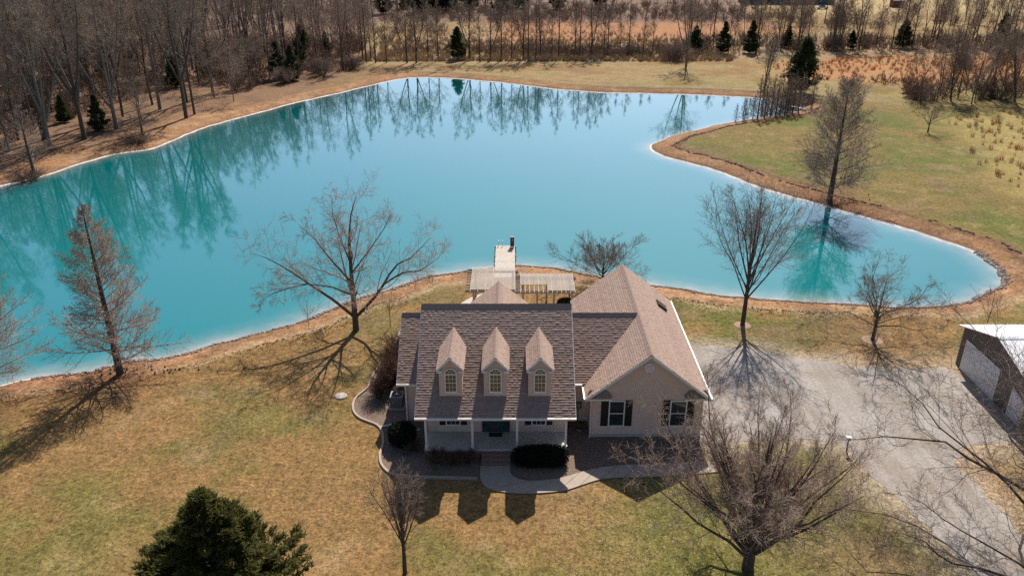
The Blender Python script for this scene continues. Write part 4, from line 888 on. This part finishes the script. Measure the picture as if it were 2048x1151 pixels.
# ------------------------------------------------------------------ tree kinds for wood and rows
def forest(h, seed, a=38, k=(10, 6, 5, 3), t0=.35, l1=.33, r0=.22, forks=0, rm=.019, up=.1):
    r = np.random.default_rng(seed); T = [([(0, 0, -.2), (r.normal() * .1, r.normal() * .1, h * .3), (r.normal() * .3, r.normal() * .3, h * .65), (r.normal() * .6, r.normal() * .6, h)], r0, .02)]
    for i in range(forks):
        az = r.random() * 6.28 + i * 2.2; z0 = h * r.uniform(.12, .3); L = h - z0; q = L * r.uniform(.22, .4)
        T.append(([(0, 0, z0), (q * .45 * math.cos(az), q * .45 * math.sin(az), z0 + L * .3), (q * .8 * math.cos(az), q * .8 * math.sin(az), z0 + L * .65), (q * math.cos(az), q * math.sin(az), z0 + L * r.uniform(.85, 1))], r0 * .6, .02))
    lv = [dict(k=k[0], t0=t0, t1=.98, a=a, l=lambda t: l1 * (1.2 - t), n=4, w=.1, tr=up, rr=.42, s=4), dict(k=k[1], t0=.25, t1=1, a=38, l=.42, n=3, w=.13, tr=.06, rr=.5), dict(k=k[2], t0=.2, t1=1, a=38, l=.45, n=3, w=.15, tr=.04, rr=.55)]
    if len(k) > 3: lv.append(dict(k=k[3], t0=.25, t1=1, a=36, l=.5, n=2, w=.15, tr=.02, rr=.6))
    return bare_tree(T, lv, seed, rm)
WLS = ['stout grey hardwood with few heavy limbs in the lakeside woods', 'low-forked many-stemmed hardwood in the lakeside woods', 'straight single-trunk hardwood in the lakeside woods', 'bushy medium hardwood with low side limbs in the lakeside woods', 'tall narrow hardwood with high crown in the lakeside woods', 'short twiggy young hardwood along the edge of the lakeside woods']; WG = 'bare hardwoods of the lakeside woods'
protos = []
BIG = [(-78.8, 151.4), (-107.4, 177.1), (-77.7, 166.9), (-75.2, 166.9), (-55.7, 136.0), (-55.3, 138.8)]
specs = [(24, 51, 34, (9, 8, 6, 4), .4, .30, .36, 2), (23, 52, 40, (9, 6, 6, 4), .35, .32, .34, 3), (19, 53, 36, (10, 6, 5, 3), .3, .30, .2, 0), (16, 54, 42, (11, 6, 5, 3), .25, .36, .17, 1), (21, 55, 32, (10, 6, 5, 3), .4, .3, .24, 1), (12, 56, 45, (11, 6, 5, 3), .2, .42, .13, 1)]
for i, (h, sd_, a, k, t0, l1, r0, fk) in enumerate(specs):
    x, y = (BIG + [(-92, 140)])[i] if i < 2 else [(-77.7, 166.9), (-75.2, 166.9), (-55.3, 138.8), (-70, 150)][i - 2]
    protos.append(tree_obj('hardwood_tree', forest(h, sd_, a, k, t0, l1, r0, fk), at_ground(x, y), WLS[i], group=WG, twig='twig_wood', bark='bark_grey' if i % 2 else 'bark'))
place(protos[0], -55.7, 136.0, 2.0, .95, WLS[0], WG); place(protos[1], -78.8, 150.6, 1.0, .98, WLS[1], WG)
r = np.random.default_rng(61); cand = np.concatenate([in_poly(WOODEDGE, 900, r, (-190, -35, 95, 260)), in_poly(WOODEDGE, 500, r, (-260, -35, 200, 400))])
keep = []
for q in cand:
    x, y = q
    if not (y > -1.49 * x * .98 + 0 or True): continue
    px = x / (y * .91 + 12) * 1593
    if px < -1150 or px > 1060: continue
    dmin = 3.6 if y < 220 else 5.5
    if all((x - a) ** 2 + (y - c_) ** 2 > dmin ** 2 for a, c_ in keep): keep.append((x, y))
    if len(keep) >= 262: break
for i, (x, y) in enumerate(keep):
    edge = float(-sdpoly(np.array([x]), np.array([y]), WOODEDGE)[0])
    p_ = protos[r.choice([0, 1, 4, 2, 3], p=[.2, .2, .25, .2, .15])] if edge > 12 else protos[r.choice([2, 3, 5, 4], p=[.25, .3, .3, .15])]
    place(p_, x, y, r.random() * 6.28, r.uniform(.75, 1.08), WLS[protos.index(p_)], WG)
# row on the far bank
ROW = [(-36.2,198.8),(-35.0,196.9),(-34.4,199.6),(-32.6,195.7),(-30.0,195.7),(-25.1,195.7),(-22.9,195.7),(-20.6,201.2),(-18.0,199.6),(-10.3,200.4),(-7.7,196.9),(-5.3,198.8),(-2.6,199.6),(-0.2,200.7),(2.8,200.7),(3.9,198.8),(5.9,202.8),(7.1,205.7),(10.0,204.5),(11.5,202.0),(16.0,208.7),(16.9,204.5),(19.7,204.5),(22.9,204.5),(24.8,212.1),(27.4,208.7),(30.0,211.3),(33.0,207.0),(36.3,212.1)]
ROW2 = [(55.3,210.4),(57.0,212.1),(62.5,210.4),(78.5,235.5),(84.9,218.5),(107.3,221.3),(113.6,221.3),(91.3,216.6),(84.6,214),(97.7,221.3),(101.9,221.3),(70.5,216),(74,213),(66,222),(88,226),(46,214),(50,220),(120,226),(127,222),(118,232)]
RL = 'slender bare tree in the row along the far pond bank'; RG = 'slender trees on the far bank'
RL2 = 'slender bare tree in the row beyond the orange grass strip'; RG2 = 'slender trees beyond the orange grass'
sl_ = [tree_obj('slender_tree', forest(h, sd_, a, k, t0, l1, r0, fk, .02, .14), at_ground(*ROW[i * 9]), RL, group=RG, twig='twig_wood') for i, (h, sd_, a, k, t0, l1, r0, fk) in enumerate([(17, 71, 30, (14, 6, 5, 3), .2, .24, .2, 0), (18, 72, 34, (14, 6, 6, 3), .2, .26, .24, 1), (14, 73, 28, (12, 6, 5, 3), .25, .24, .15, 0)])]
big_i = {5, 6, 9, 11, 14, 17, 22}
for i, (x, y) in enumerate(ROW):
    if i in (0, 9, 18): continue
    place(sl_[1] if i in big_i else sl_[r.choice([0, 2])], x, y, r.random() * 6.28, r.uniform(.82, 1.06), RL, RG)
for x, y in ROW2: place(sl_[r.choice([0, 1, 2])], x, y, r.random() * 6.28, r.uniform(.7, 1.0), RL2, RG2)
place(protos[1], 40.6, 190.5, .4, .82, 'large full-crowned bare tree standing forward of the far bank row')
# thicket on the right
TH = [(86,149),(88.5,157),(94,150),(97.5,154),(101,158),(105,163),(110,172),(83,156),(79.4,150.0),(80.8,150.9),(82.5,150.9),(84.6,152.4),(84.6,147.5),(87.8,150.5),(92.8,156.3),(104.3,171.5),(102.2,164.1),(96,158),(90,154),(99,166),(108,168),(76.5,152)]
TL = 'dark leaning bare tree in the thicket by the ditch'; TG = 'trees of the ditch thicket'
for i, (x, y) in enumerate(TH):
    c_ = place([protos[3], protos[5], sl_[1], protos[2]][i % 4], x, y, r.random() * 6.28, r.uniform(.6, .92), TL, TG, name='thicket_tree'); c_.rotation_euler = (r.normal() * .1, r.normal() * .12, r.random() * 6)
# background trees behind the fields
BL = 'far bare tree behind the grass fields'; BG_ = 'far trees behind the fields'
for i in range(190):
    if i < 60: x, y = r.uniform(85, 250), r.uniform(228, 330)
    elif i < 110: x, y = r.uniform(46, 165), r.uniform(215, 238)
    else: x, y = r.uniform(-70, 95), r.uniform(318, 400)
    if 100 < x < 175 and y > 282: continue
    if 60 < x < 100 and 300 < y < 345: continue
    place([protos[2], protos[3], protos[5], sl_[1], protos[4]][i % 5], x, y, r.random() * 6.28, r.uniform(.6, .95), BL, BG_, name='field_tree')
# young cypresses in the shallow end
CL = [(37.9,134.5),(39.3,135.2),(39.8,136.0),(41.4,136.8),(42.0,136.0),(44.6,137.6),(45.7,138.0),(47.2,140.4),(47.5,138.8),(48.3,140.0),(49.2,140.0),(50.5,140.8),(54.2,144.6),(47.1,144.6),(45.3,141.6),(51.7,149.1),(43.5,137.2),(44.9,143),(48.8,142.5),(50,143.5),(46.2,139.6),(53,146.2),(49.5,146)]
yc = cypress(8.0, 2.0, 81, 44, 70, 35, .6, .08, 8, 5, .06, .16, 0., .02); CYL = 'slim young bare cypress crowded at the narrow pond inlet'; CYG = 'young cypresses at the pond inlet'
y0_ = tree_obj('young_cypress', yc, at_ground(47.1, 144.6, -.2), CYL, group=CYG, twig='twig_wood')
for i, (x, y) in enumerate(CL):
    if i != 13: place(y0_, x, y, r.random() * 6.28, (.45 if i < 4 else .8) * r.uniform(.8, 1.25), CYL, CYG, -.2)
place(sl_[1], 48.9, 156.3, 1.2, .78, 'tall forked bare tree rising above the inlet cypresses')
# small cypresses rooted in brush at the woods shore
c_ = tree_obj('bald_cypress', cypress(7.6, 3.6, 82, 48, 85, 35, .6, .25, 8, 4, .03, .2), at_ground(-57.0, 121.6), 'small flat-topped cypress growing from a brush clump at the woods shore', twig='twig_wood')
place(c_, -63.3, 102.3, 2, 1.25, 'bigger pale cypress growing from a brush clump at the left shore')
for i, (x, y) in enumerate(((-72, 121), (-70, 129), (-67, 137), (-63, 143), (-60.5, 149), (-57, 154), (-52, 150), (-74, 115), (-78, 109), (-66, 147), (-62, 133), (-58.5, 143.5), (-69, 117), (-66, 121.5), (-64, 128), (-76, 104), (-80, 112), (-59, 158.5), (-55, 162))):
    k_ = (0, 1, 4, 1, 0, 3, 5, 3, 1, 4, 5, 2, 1, 0, 1, 1, 0, 3, 5)[i]; place(protos[k_], x, y, i * 1.3, .98 if k_ in (0, 1, 4) else .8, WLS[k_], WG)
# evergreens
ek = [evergreen(7, 2.2, 91, 110, 9, 12, .24, .05, .9, .14), evergreen(7, 2.6, 92, 110, 9, 12, .26, .1, .7, .17)]
EV = [(-66.0,126.5,5.6,0,'lone dark cedar on the litter bank before the woods'), (-13.4,202.0,7.2,1,'bushy round pine standing in the far bank row'),
      (-50.2,174.5,7.4,0,'yellow-green cedar at the woods corner'), (-46.6,172.5,7.0,0,'tall ragged cedar at the woods corner beside the grey brush'),
      (-54.5,214.5,8.0,0,'broad dark cedar deep among the bare woods'), (-47.5,210.0,5.5,0,'thin dark cedar spire among the bare woods'),
      (54.3,211.5,7.6,0,'dark cedar left of two slim trunks beyond the orange strip'), (61.3,211.5,7.8,0,'dark trunked cedar right of two slim trunks beyond the orange strip'),
      (104.6,221.0,7.0,1,'round dark cedar in the field row by the straw field'), (56.6,158.0,10,1,'large dark pine standing behind the inlet cypresses'),
      (137,232,8,0,'dark cedar among the bare trees of the far slope'), (90,219,4.5,1,'low dark bush cedar in the field row'), (74,222,6,0,'slim cedar in the field row beyond the pale grass'), (48,216,6,1,'grey-green cedar behind the big full-crowned tree')]
ep = [evergreen_obj('cedar_tree' if i != 1 else 'pine_tree', ek[EV[i][3]], at_ground(*EV[i][:2]), EV[i][4], sc=EV[i][2] / 7.) for i in (0, 1)]
for x, y, h, k, lab in EV[2:]: place(ep[k], x, y, r.random() * 6, h / 7., lab)
for i in range(16): place(ep[i % 2], r.uniform(-62, -8) if i < 12 else r.uniform(-5, 40), r.uniform(312, 345), r.random() * 6, r.uniform(1.4, 2.1), 'dark pine in the far grove behind the brown scrub', 'pines of the far grove')
for i in range(12):
    x, y = in_poly(WOODEDGE, 1, r, (-120, -40, 130, 215))[0]; place(ep[0], x, y, r.random() * 6, r.uniform(.5, .9), 'small dark cedar half hidden in the bare woods', 'cedars hidden in the woods')

# ------------------------------------------------------------------ shrubs
def shrub(h, w, seed, stems=22, k=(5, 4), rm=.008):
    r = np.random.default_rng(seed); T = []
    for i in range(stems):
        az = r.random() * 6.28; q = w / 2 * math.sqrt(r.random()); hh = h * r.uniform(.7, 1) * (1 - .35 * (2 * q / w) ** 2)
        T.append(([(q * .2 * math.cos(az), q * .2 * math.sin(az), -.05), (q * .6 * math.cos(az), q * .6 * math.sin(az), hh * .5), (q * math.cos(az), q * math.sin(az), hh)], .02, .008))
    return bare_tree(T, [dict(k=k[0], t0=.15, t1=1, a=30, l=.4, n=3, w=.15, tr=.08, rr=.6), dict(k=k[1], t0=.2, t1=1, a=34, l=.45, n=2, w=.18, tr=.04, rr=.7)], seed, rm)
def shrub_obj(name, data, loc, label, mat, group=None, sc=1):
    (tv, tf), (cv, cf) = data; e = empty(name, loc, label, 'shrub', group); e.scale = sc if isinstance(sc, tuple) else (sc,) * 3
    link('stems', np_mesh('stems', tv, tf, mt['bark']), e); link('twigs', np_mesh('twigs', cv, cf, mt[mat]), e); return e
s1 = shrub_obj('bare_shrub', shrub(2.4, 2.2, 101, 40, (9, 7)), (-8.55, 50.6, 0), 'dense russet bare shrub in the side bed against the house wing', 'rustbrown')
for x, y, s_, lab in ((-8.75, 48.6, 1.0, 'dense russet bare shrub beside the air conditioner'), (-8.3, 52.6, .9, 'russet bare shrub at the rear end of the side bed'), (-9.3, 47.4, .62, 'leaning bare shrub at the bend of the bed edging')): place(s1, x, y, r.random() * 6, s_, lab, dz=0)
s2 = shrub_obj('low_shrub', shrub(.8, 1.5, 102, 30, (6, 5)), (-4.6, 40.15, 0), 'low leafless brown shrub below the porch, next to the corner column', 'rustbrown')
for x, y, s_, lab in ((-2.75, 40.1, .95, 'low leafless brown shrub beside the brick steps'), (-6.2, 41.3, .85, 'reddish bare shrub at the porch corner beside the dark shrub'), (-3.7, 39.9, .7, 'smallest brown shrub in the middle of the porch bed')): place(s2, x, y, r.random() * 6, s_, lab, dz=0)
V_, F_ = hedge_mesh(0, 0, 1.7, 1.6, 1.5, 5200, .07, 103, 2.2); o = link('evergreen_shrub', np_mesh('evergreen_shrub', V_, F_, mt['green_box'])); o.location = (-6.95, 42.0, 0); tag(o, 'dark rounded evergreen shrub by the porch corner', 'shrub')
V_, F_ = hedge_mesh(0, 0, 3.2, 1.15, 1.15, 9000, .065, 104, 3.6); o = link('hedge', np_mesh('hedge', V_, F_, mt['green_box'])); o.location = (1.75, 39.98, 0); tag(o, 'dark clipped boxwood hedge in front of the porch', 'hedge')
V_, F_ = hedge_mesh(0, 0, 1.5, 1.2, 1.0, 3500, .07, 105, 2.6); o = link('evergreen_shrub', np_mesh('evergreen_shrub', V_, F_, mt['green_box'])); o.location = (4.6, 61.4, 0); tag(o, 'dark clipped shrub under the long pergola', 'shrub')
sap = tree_obj('sapling', ascend(3.2, 6, 35, 106, .8, .03, (5, 4, 3), .1, .05, .35, rm=.005), at_ground(-10.0, 58.3), 'thin pale sapling on the lawn beside the spreading tree', twig='twig_pale')
place(sap, -16.6, 57.9, 1, .75, 'thin sapling at the shore next to the spreading tree')
place(sap, 38.5, 57.5, 2, 1.1, 'thin sapling on the grass behind the shed')
# brush clumps at the cypress feet
bp = shrub(1.3, 4.6, 107, 60, (6, 5), .014)
b1 = shrub_obj('brush_pile', bp, at_ground(-57.0, 119.0, -.1), 'dark brush clump in the water round the flat-topped cypress', 'brush')
place(b1, -63.6, 101.2, 1, 1.0, 'dark brush clump in the water round the pale cypress')
place(b1, 76.5, 150.5, 1, (1.9, 1.5, 1.9), 'long low tangle of brush on the ditch bank')
place(b1, 92.0, 152.0, 2, (2.2, 1.4, 2.4), 'dark tangle of brush under the thicket trees')
gb = shrub(3.4, 6.5, 108, 70, (7, 6), .014)
g1 = shrub_obj('bare_shrub', gb, at_ground(-41.5, 178.0), 'big rounded grey bare bush at the woods corner', 'twig_wood')
place(g1, -47.5, 169.0, 1, .85, 'rounded grey bare bush in front of the woods corner cedars')
place(g1, -36.5, 186.5, 2, .8, 'grey bare bush where the woods meet the far bank')
place(g1, 39.5, 199.5, 2, 1.15, 'dense grey bush behind the large full-crowned tree'); place(g1, 84.5, 217.5, 3, 1.0, 'dark bare bush in the row by the straw field'); place(g1, 30.5, 208.5, 4, .7, 'low grey bush at the end of the far bank row')
# uncountable undergrowth and grass
bs = join(list(shrub(1.0, 1.2, 109, 7, (5, 4), .012)))
r = np.random.default_rng(110)
A = np.concatenate([in_poly(WOODEDGE, 1300, r, (-150, -36, 95, 235)), in_poly(WOODEDGE, 420, r, (-230, -40, 200, 390))]); P_ = drop(A)
V_, F_ = scatter(*bs, P_, np.stack([r.uniform(1.6, 3.6, len(A)), r.uniform(1.6, 3.6, len(A)), r.uniform(1.2, 3.4, len(A))], 1), r.random(len(A)) * 6.28)
tag(link('woodland_undergrowth', np_mesh('woodland_undergrowth', V_, F_, mt['brush'])), 'brown leafless undergrowth filling the floor of the woods', 'undergrowth', kind='stuff')
A = np.concatenate([np.stack([r.uniform(-30, 52, 130), r.uniform(207, 216, 130)], 1)[0:90], np.stack([r.uniform(2, 40, 70), r.uniform(204, 222, 70)], 1), np.stack([r.uniform(46, 150, 260), r.uniform(213, 240, 260)], 1), np.stack([r.uniform(76, 108, 70), r.uniform(150, 172, 70)], 1), np.stack([r.uniform(-45, 100, 260), r.uniform(286, 350, 260)], 1), np.stack([r.uniform(-45, 88, 240), r.uniform(284, 330, 240)], 1), np.stack([r.uniform(-42, -20, 60), r.uniform(212, 290, 60)], 1), np.stack([r.uniform(95, 240, 160), r.uniform(230, 290, 160)], 1)])
V_, F_ = scatter(*bs, drop(A), np.stack([r.uniform(1.5, 3.2, len(A)), r.uniform(1.5, 3.2, len(A)), r.uniform(1.2, 3.0, len(A))], 1), r.random(len(A)) * 6.28)
tag(link('field_scrub', np_mesh('field_scrub', V_, F_, mt['brush'])), 'brown leafless scrub along the far tree rows and field edges', 'scrub', kind='stuff')
def blades(n, seed, sp=.12, h=.8):
    r = np.random.default_rng(seed); a = r.random(n) * 6.28; l = r.uniform(.6, 1, n) * h; o = r.normal(size=(n, 2)) * sp; tip = o + np.stack([np.cos(a), np.sin(a)], 1) * l[:, None] * .3
    w = np.stack([-np.sin(a), np.cos(a)], 1) * .03; z = np.zeros((n, 1))
    V = np.stack([np.c_[o - w, z - .05], np.c_[o + w, z - .05], np.c_[tip, l[:, None]]], 1).reshape(-1, 3); return V, np.arange(3 * n).reshape(-1, 3)
bl = blades(14, 111)
A = np.concatenate([in_poly(TUFTP, 330, r), in_poly(ORANGE2, 900, r)]); A = A[sdpoly(A[:, 0], A[:, 1], [(70, 105), (110, 88), (110, 125), (76, 126)]) > -99]
V_, F_ = scatter(*bl, drop(A), r.uniform(.7, 1.5, len(A)), r.random(len(A)) * 6.28); tag(link('broomsedge_clumps', np_mesh('broomsedge_clumps', V_, F_, mt['sedge'])), 'orange broomsedge clumps dotting the pale fields', 'grass', kind='stuff')
mt['straw'] = M('straw_grass', (.36, .26, .15), .9, .35, .3, space='World')
A = np.concatenate([np.stack([r.uniform(-38, 54, 2600), 198 + r.random(2600) ** 1.6 * 40], 1), in_poly(TANF, 1200, r)])
V_, F_ = scatter(*bl, drop(A), r.uniform(.9, 2.0, len(A)), r.random(len(A)) * 6.28); tag(link('tall_dry_grass', np_mesh('tall_dry_grass', V_, F_, mt['straw'])), 'tall dry straw grass behind the far bank', 'grass', kind='stuff')
# stones of the near shore, knees, leaves
bm = bmesh.new(); bmesh.ops.create_icosphere(bm, subdivisions=1, radius=1); SV = np.array([v_.co for v_ in bm.verts]); SF = np.array([[v_.index for v_ in f.verts] for f in bm.faces]); bm.free()
SV = SV * (1 + .25 * np.random.default_rng(1).normal(size=(len(SV), 1)))
cs_ = SHORE_S; seg = np.r_[0, np.cumsum(np.hypot(*np.diff(cs_, axis=0).T))]
nst = 4200; tt = r.uniform(0, seg[np.argmin(np.hypot(cs_[:, 0] - 47.4, cs_[:, 1] - 76))], nst)
q = np.stack([np.interp(tt, seg, cs_[:, 0]), np.interp(tt, seg, cs_[:, 1])], 1); tn = nrm(np.stack([np.interp(tt + .3, seg, cs_[:, 0]) - np.interp(tt - .3, seg, cs_[:, 0]), np.interp(tt + .3, seg, cs_[:, 1]) - np.interp(tt - .3, seg, cs_[:, 1])], 1))
q = q + np.stack([tn[:, 1], -tn[:, 0]], 1) * (np.abs(r.normal(size=(nst, 1))) * .3 + .05); q = q[~((np.abs(q[:, 0] + .68) < 1.15) & (q[:, 1] > 70))]
P_ = drop(q); szs = r.uniform(.04, .13, len(q)); P_[:, 2] += szs * .3
V_, F_ = scatter(SV, SF, P_, np.stack([szs * r.uniform(.8, 1.4, len(q)), szs, szs * .7], 1), r.random(len(q)) * 6.28)
tag(link('shore_stones', np_mesh('shore_stones', V_, F_, mt['stone'])), 'small stones lining the near pond shore', 'stones', kind='stuff')
q = np.concatenate([np.stack([-28.9 + r.normal(size=60) * 3.6, 51.3 + r.normal(size=60) * .7], 1), np.stack([38.2 + r.normal(size=40) * 3.4, 91.4 + r.normal(size=40) * 1.2], 1)]); q = q[sdpoly(q[:, 0], q[:, 1], SHORE_S) > .2]
kz = r.uniform(.08, .2, len(q)); V_, F_ = scatter(SV, SF, drop(q), np.stack([kz * .45, kz * .45, kz], 1), r.random(len(q)) * 6.28)
tag(link('cypress_knees', np_mesh('cypress_knees', V_, F_, mt['bark'])), 'dark cypress knees poking from the bank earth', 'knees', kind='stuff')
LFV = np.array([[-.5, 0, .01], [0, -.35, .03], [.55, 0, .015], [0, .35, .035]]); LFF = np.array([[0, 1, 2, 3]])
q = np.concatenate([np.stack([r.uniform(2, 34, 9000), r.uniform(24, 39.2, 9000)], 1), np.stack([r.uniform(-34, 8, 3000), r.uniform(24, 50, 3000)], 1)]); q = q[(vnoise(q[:, 0], q[:, 1], 4, 17) > .42) & (sdpoly(q[:, 0], q[:, 1], DRIVE) > .3)]
V_, F_ = scatter(LFV, LFF, np.c_[q, np.zeros(len(q))], r.uniform(.05, .10, len(q)), r.random(len(q)) * 6.28)
tag(link('fallen_leaves', np_mesh('fallen_leaves', V_, F_, mt['leaf'])), 'pale fallen leaves strewn over the front lawn', 'leaves', kind='stuff')
q = np.stack([r.uniform(-38, 34, 80000), r.uniform(23.5, 64, 80000)], 1)
hit = (sdpoly(q[:, 0], q[:, 1], DRIVE) < .15) | (sdpoly(q[:, 0], q[:, 1], BED) < .2) | (sdpoly(q[:, 0], q[:, 1], BED2) < .2) | (sdpoly(q[:, 0], q[:, 1], PATIO) < .1) | (sdpoly(q[:, 0], q[:, 1], SHORE_S) < 3.0) | ((q[:, 0] > -7.6) & (q[:, 0] < 13) & (q[:, 1] > 40) & (q[:, 1] < 57.5)) | ((q[:, 0] > -2.1) & (q[:, 0] < 13) & (q[:, 1] > 36.9) & (q[:, 1] < 41)) | ((q[:, 0] > 33) & (q[:, 1] > 43) & (q[:, 1] < 53))
q = q[~hit]; gi = np.clip(np.searchsorted(gys, q[:, 1]), 0, ny - 1) * nx + np.clip(np.searchsorted(gxs, q[:, 0]), 0, nx - 1); gc = C[gi] * r.uniform(.7, 1.3, (len(q), 1)) * (1 + .12 * r.normal(size=(len(q), 3)))
tb_ = blades(4, 119, .06, .045); V_, F_ = scatter(*tb_, np.c_[q, np.zeros(len(q))], r.uniform(.6, 1.5, len(q)), r.random(len(q)) * 6.28)
m, nt, b = nodes('grass_blade'); a_ = nd(nt, 'ShaderNodeAttribute', attribute_name='tone'); nt.links.new(a_.outputs['Color'], b.inputs['Base Color']); b.inputs['Roughness'].default_value = .9; b.inputs['Specular IOR Level'].default_value = .1
tag(link('lawn_grass', np_mesh('lawn_grass', V_, F_, m, attrs={'tone': ('FLOAT_COLOR', np.repeat(np.c_[np.clip(gc, 0, 1), np.ones(len(q))], 12, 0))})), 'short dormant grass tufts of the lawn round the house', 'grass', kind='stuff')
q = np.stack([r.uniform(18, 56, 60000), r.uniform(62, 150, 60000)], 1); sq = sdpoly(q[:, 0], q[:, 1], SHORE_S) + 1.2 * (vnoise(q[:, 0], q[:, 1], 3, 31) - .5)
q = q[(sq > 3.3) & (sq < 3.75) & (vnoise(q[:, 0], q[:, 1], 5, 32) > .40) & (q[:, 1] > 74)]; cz_ = r.uniform(.06, .2, len(q)); mt['clod'] = M('earth_clod', (.085, .05, .034), .95, .4, 3, space='World')
V_, F_ = scatter(SV, SF, drop(q), np.stack([cz_ * 1.4, cz_, cz_ * .6], 1), r.random(len(q)) * 6.28); tag(link('bank_clods', np_mesh('bank_clods', V_, F_, mt['clod'])), 'dark crumbled earth clods along the eroded bank lip', 'earth', kind='stuff')
for x, y, rr, lab in ((19.0, 58.5, .72, 'pale mulch ring round the foot of the tall upright tree'), (28.65, 55.9, .85, 'pale mulch ring round the foot of the low rounded tree')):
    o = lathe([(rr, -.02), (rr * .9, .03), (.25, .05)], 22).build('mulch_ring', mt['mulchring']); o.location = (x, y, float(gz(x, y)[0])); tag(o, lab, 'mulch')
# ------------------------------------------------------------------ far things
fbz = empty('footbridge', (51.6, 144.9, -.35), 'small white plank footbridge at the narrow pond inlet', 'footbridge', rz=-.9)
for i in range(8): MB().box(-1.9 + i * .47, -1.9 + i * .47 + .43, -.4, .4, .2 + .12 * math.sin(math.pi * (i + .5) / 8), .26 + .12 * math.sin(math.pi * (i + .5) / 8)).build('plank', mt['white'], fbz)
for y in (-.38, .38): MB().tube([(-1.9, y, .15), (0, y, .28), (1.9, y, .15)], .06, 6).build('stringer', mt['white'], fbz)
lg = MB().tube([(76.0, 157.0, .1), (77.5, 157.8, .28), (79.2, 158.2, .35), (80.6, 158.5, .3)], [.12, .2, .22, .12], 8).build('fallen_log', mt['bark'], smooth=True); tag(lg, 'dark fallen log lying across the ditch bank', 'log')
brn = empty('barn', (116, 358, 0), 'long dark teal metal barn beyond the pale far field', 'barn')
MB().box(-18, 18, -8, 8, 0, 4.2).build('wall', mt['teal_roof'], brn)
for sg in (-1, 1): MB().prism([(-18.5, sg * 8.6, 4.1), (18.5, sg * 8.6, 4.1), (18.5, 0, 6.6), (-18.5, 0, 6.6)], (0, 0, .15)).build('roof', mt['teal_roof'], brn)
for x in (-12, -2, 8): MB().box(x, x + 4, -8.08, -8.01, 0, 3.4).build('door', mt['metal_dark'], brn)
ct = empty('parked_car', (121.5, 329, 0), 'pale parked car on the far field beside the barn', 'car')
bdy = MB().prism([(-2.2, -.85, .35), (2.2, -.85, .35), (2.25, -.85, .75), (1.3, -.85, .95), (-1.9, -.85, 1.0), (-2.25, -.85, .8)], (0, 1.7, 0)).build('body', mt['carpaint'], ct, bevel=.06)
MB().prism([(-1.75, -.72, .97), (1.15, -.72, .95), (.5, -.72, 1.5), (-1.2, -.72, 1.52)], (0, 1.44, 0)).build('cabin', mt['glass'], ct, bevel=.05)
for x in (-1.4, 1.4):
    for y in (-.82, .82): MB().tube([(x, y - .1, .33), (x, y + .1, .33)], .33, 14).build('wheel', mt['rubber'], ct)
rs = empty('small_shed', (154.5, 338, 0), 'small rusty red shed with grey roof in the far field', 'shed')
MB().box(-2.2, 2.2, -1.8, 1.8, 0, 2.6).build('wall', mt['rust'], rs)
for sg in (-1, 1): MB().prism([(-2.5, sg * 2.1, 2.5), (2.5, sg * 2.1, 2.5), (2.5, 0, 3.6), (-2.5, 0, 3.6)], (0, 0, .1)).build('roof', mt['metal_grey'], rs)
MB().prism([(-2.19, -1.8, 2.6), (-2.19, 1.8, 2.6), (-2.19, 0, 3.55)], (4.38, 0, 0)).build('gable', mt['rust'], rs); MB().box(-.5, .6, -1.86, -1.81, 0, 2.0).build('door', mt['metal_dark'], rs)
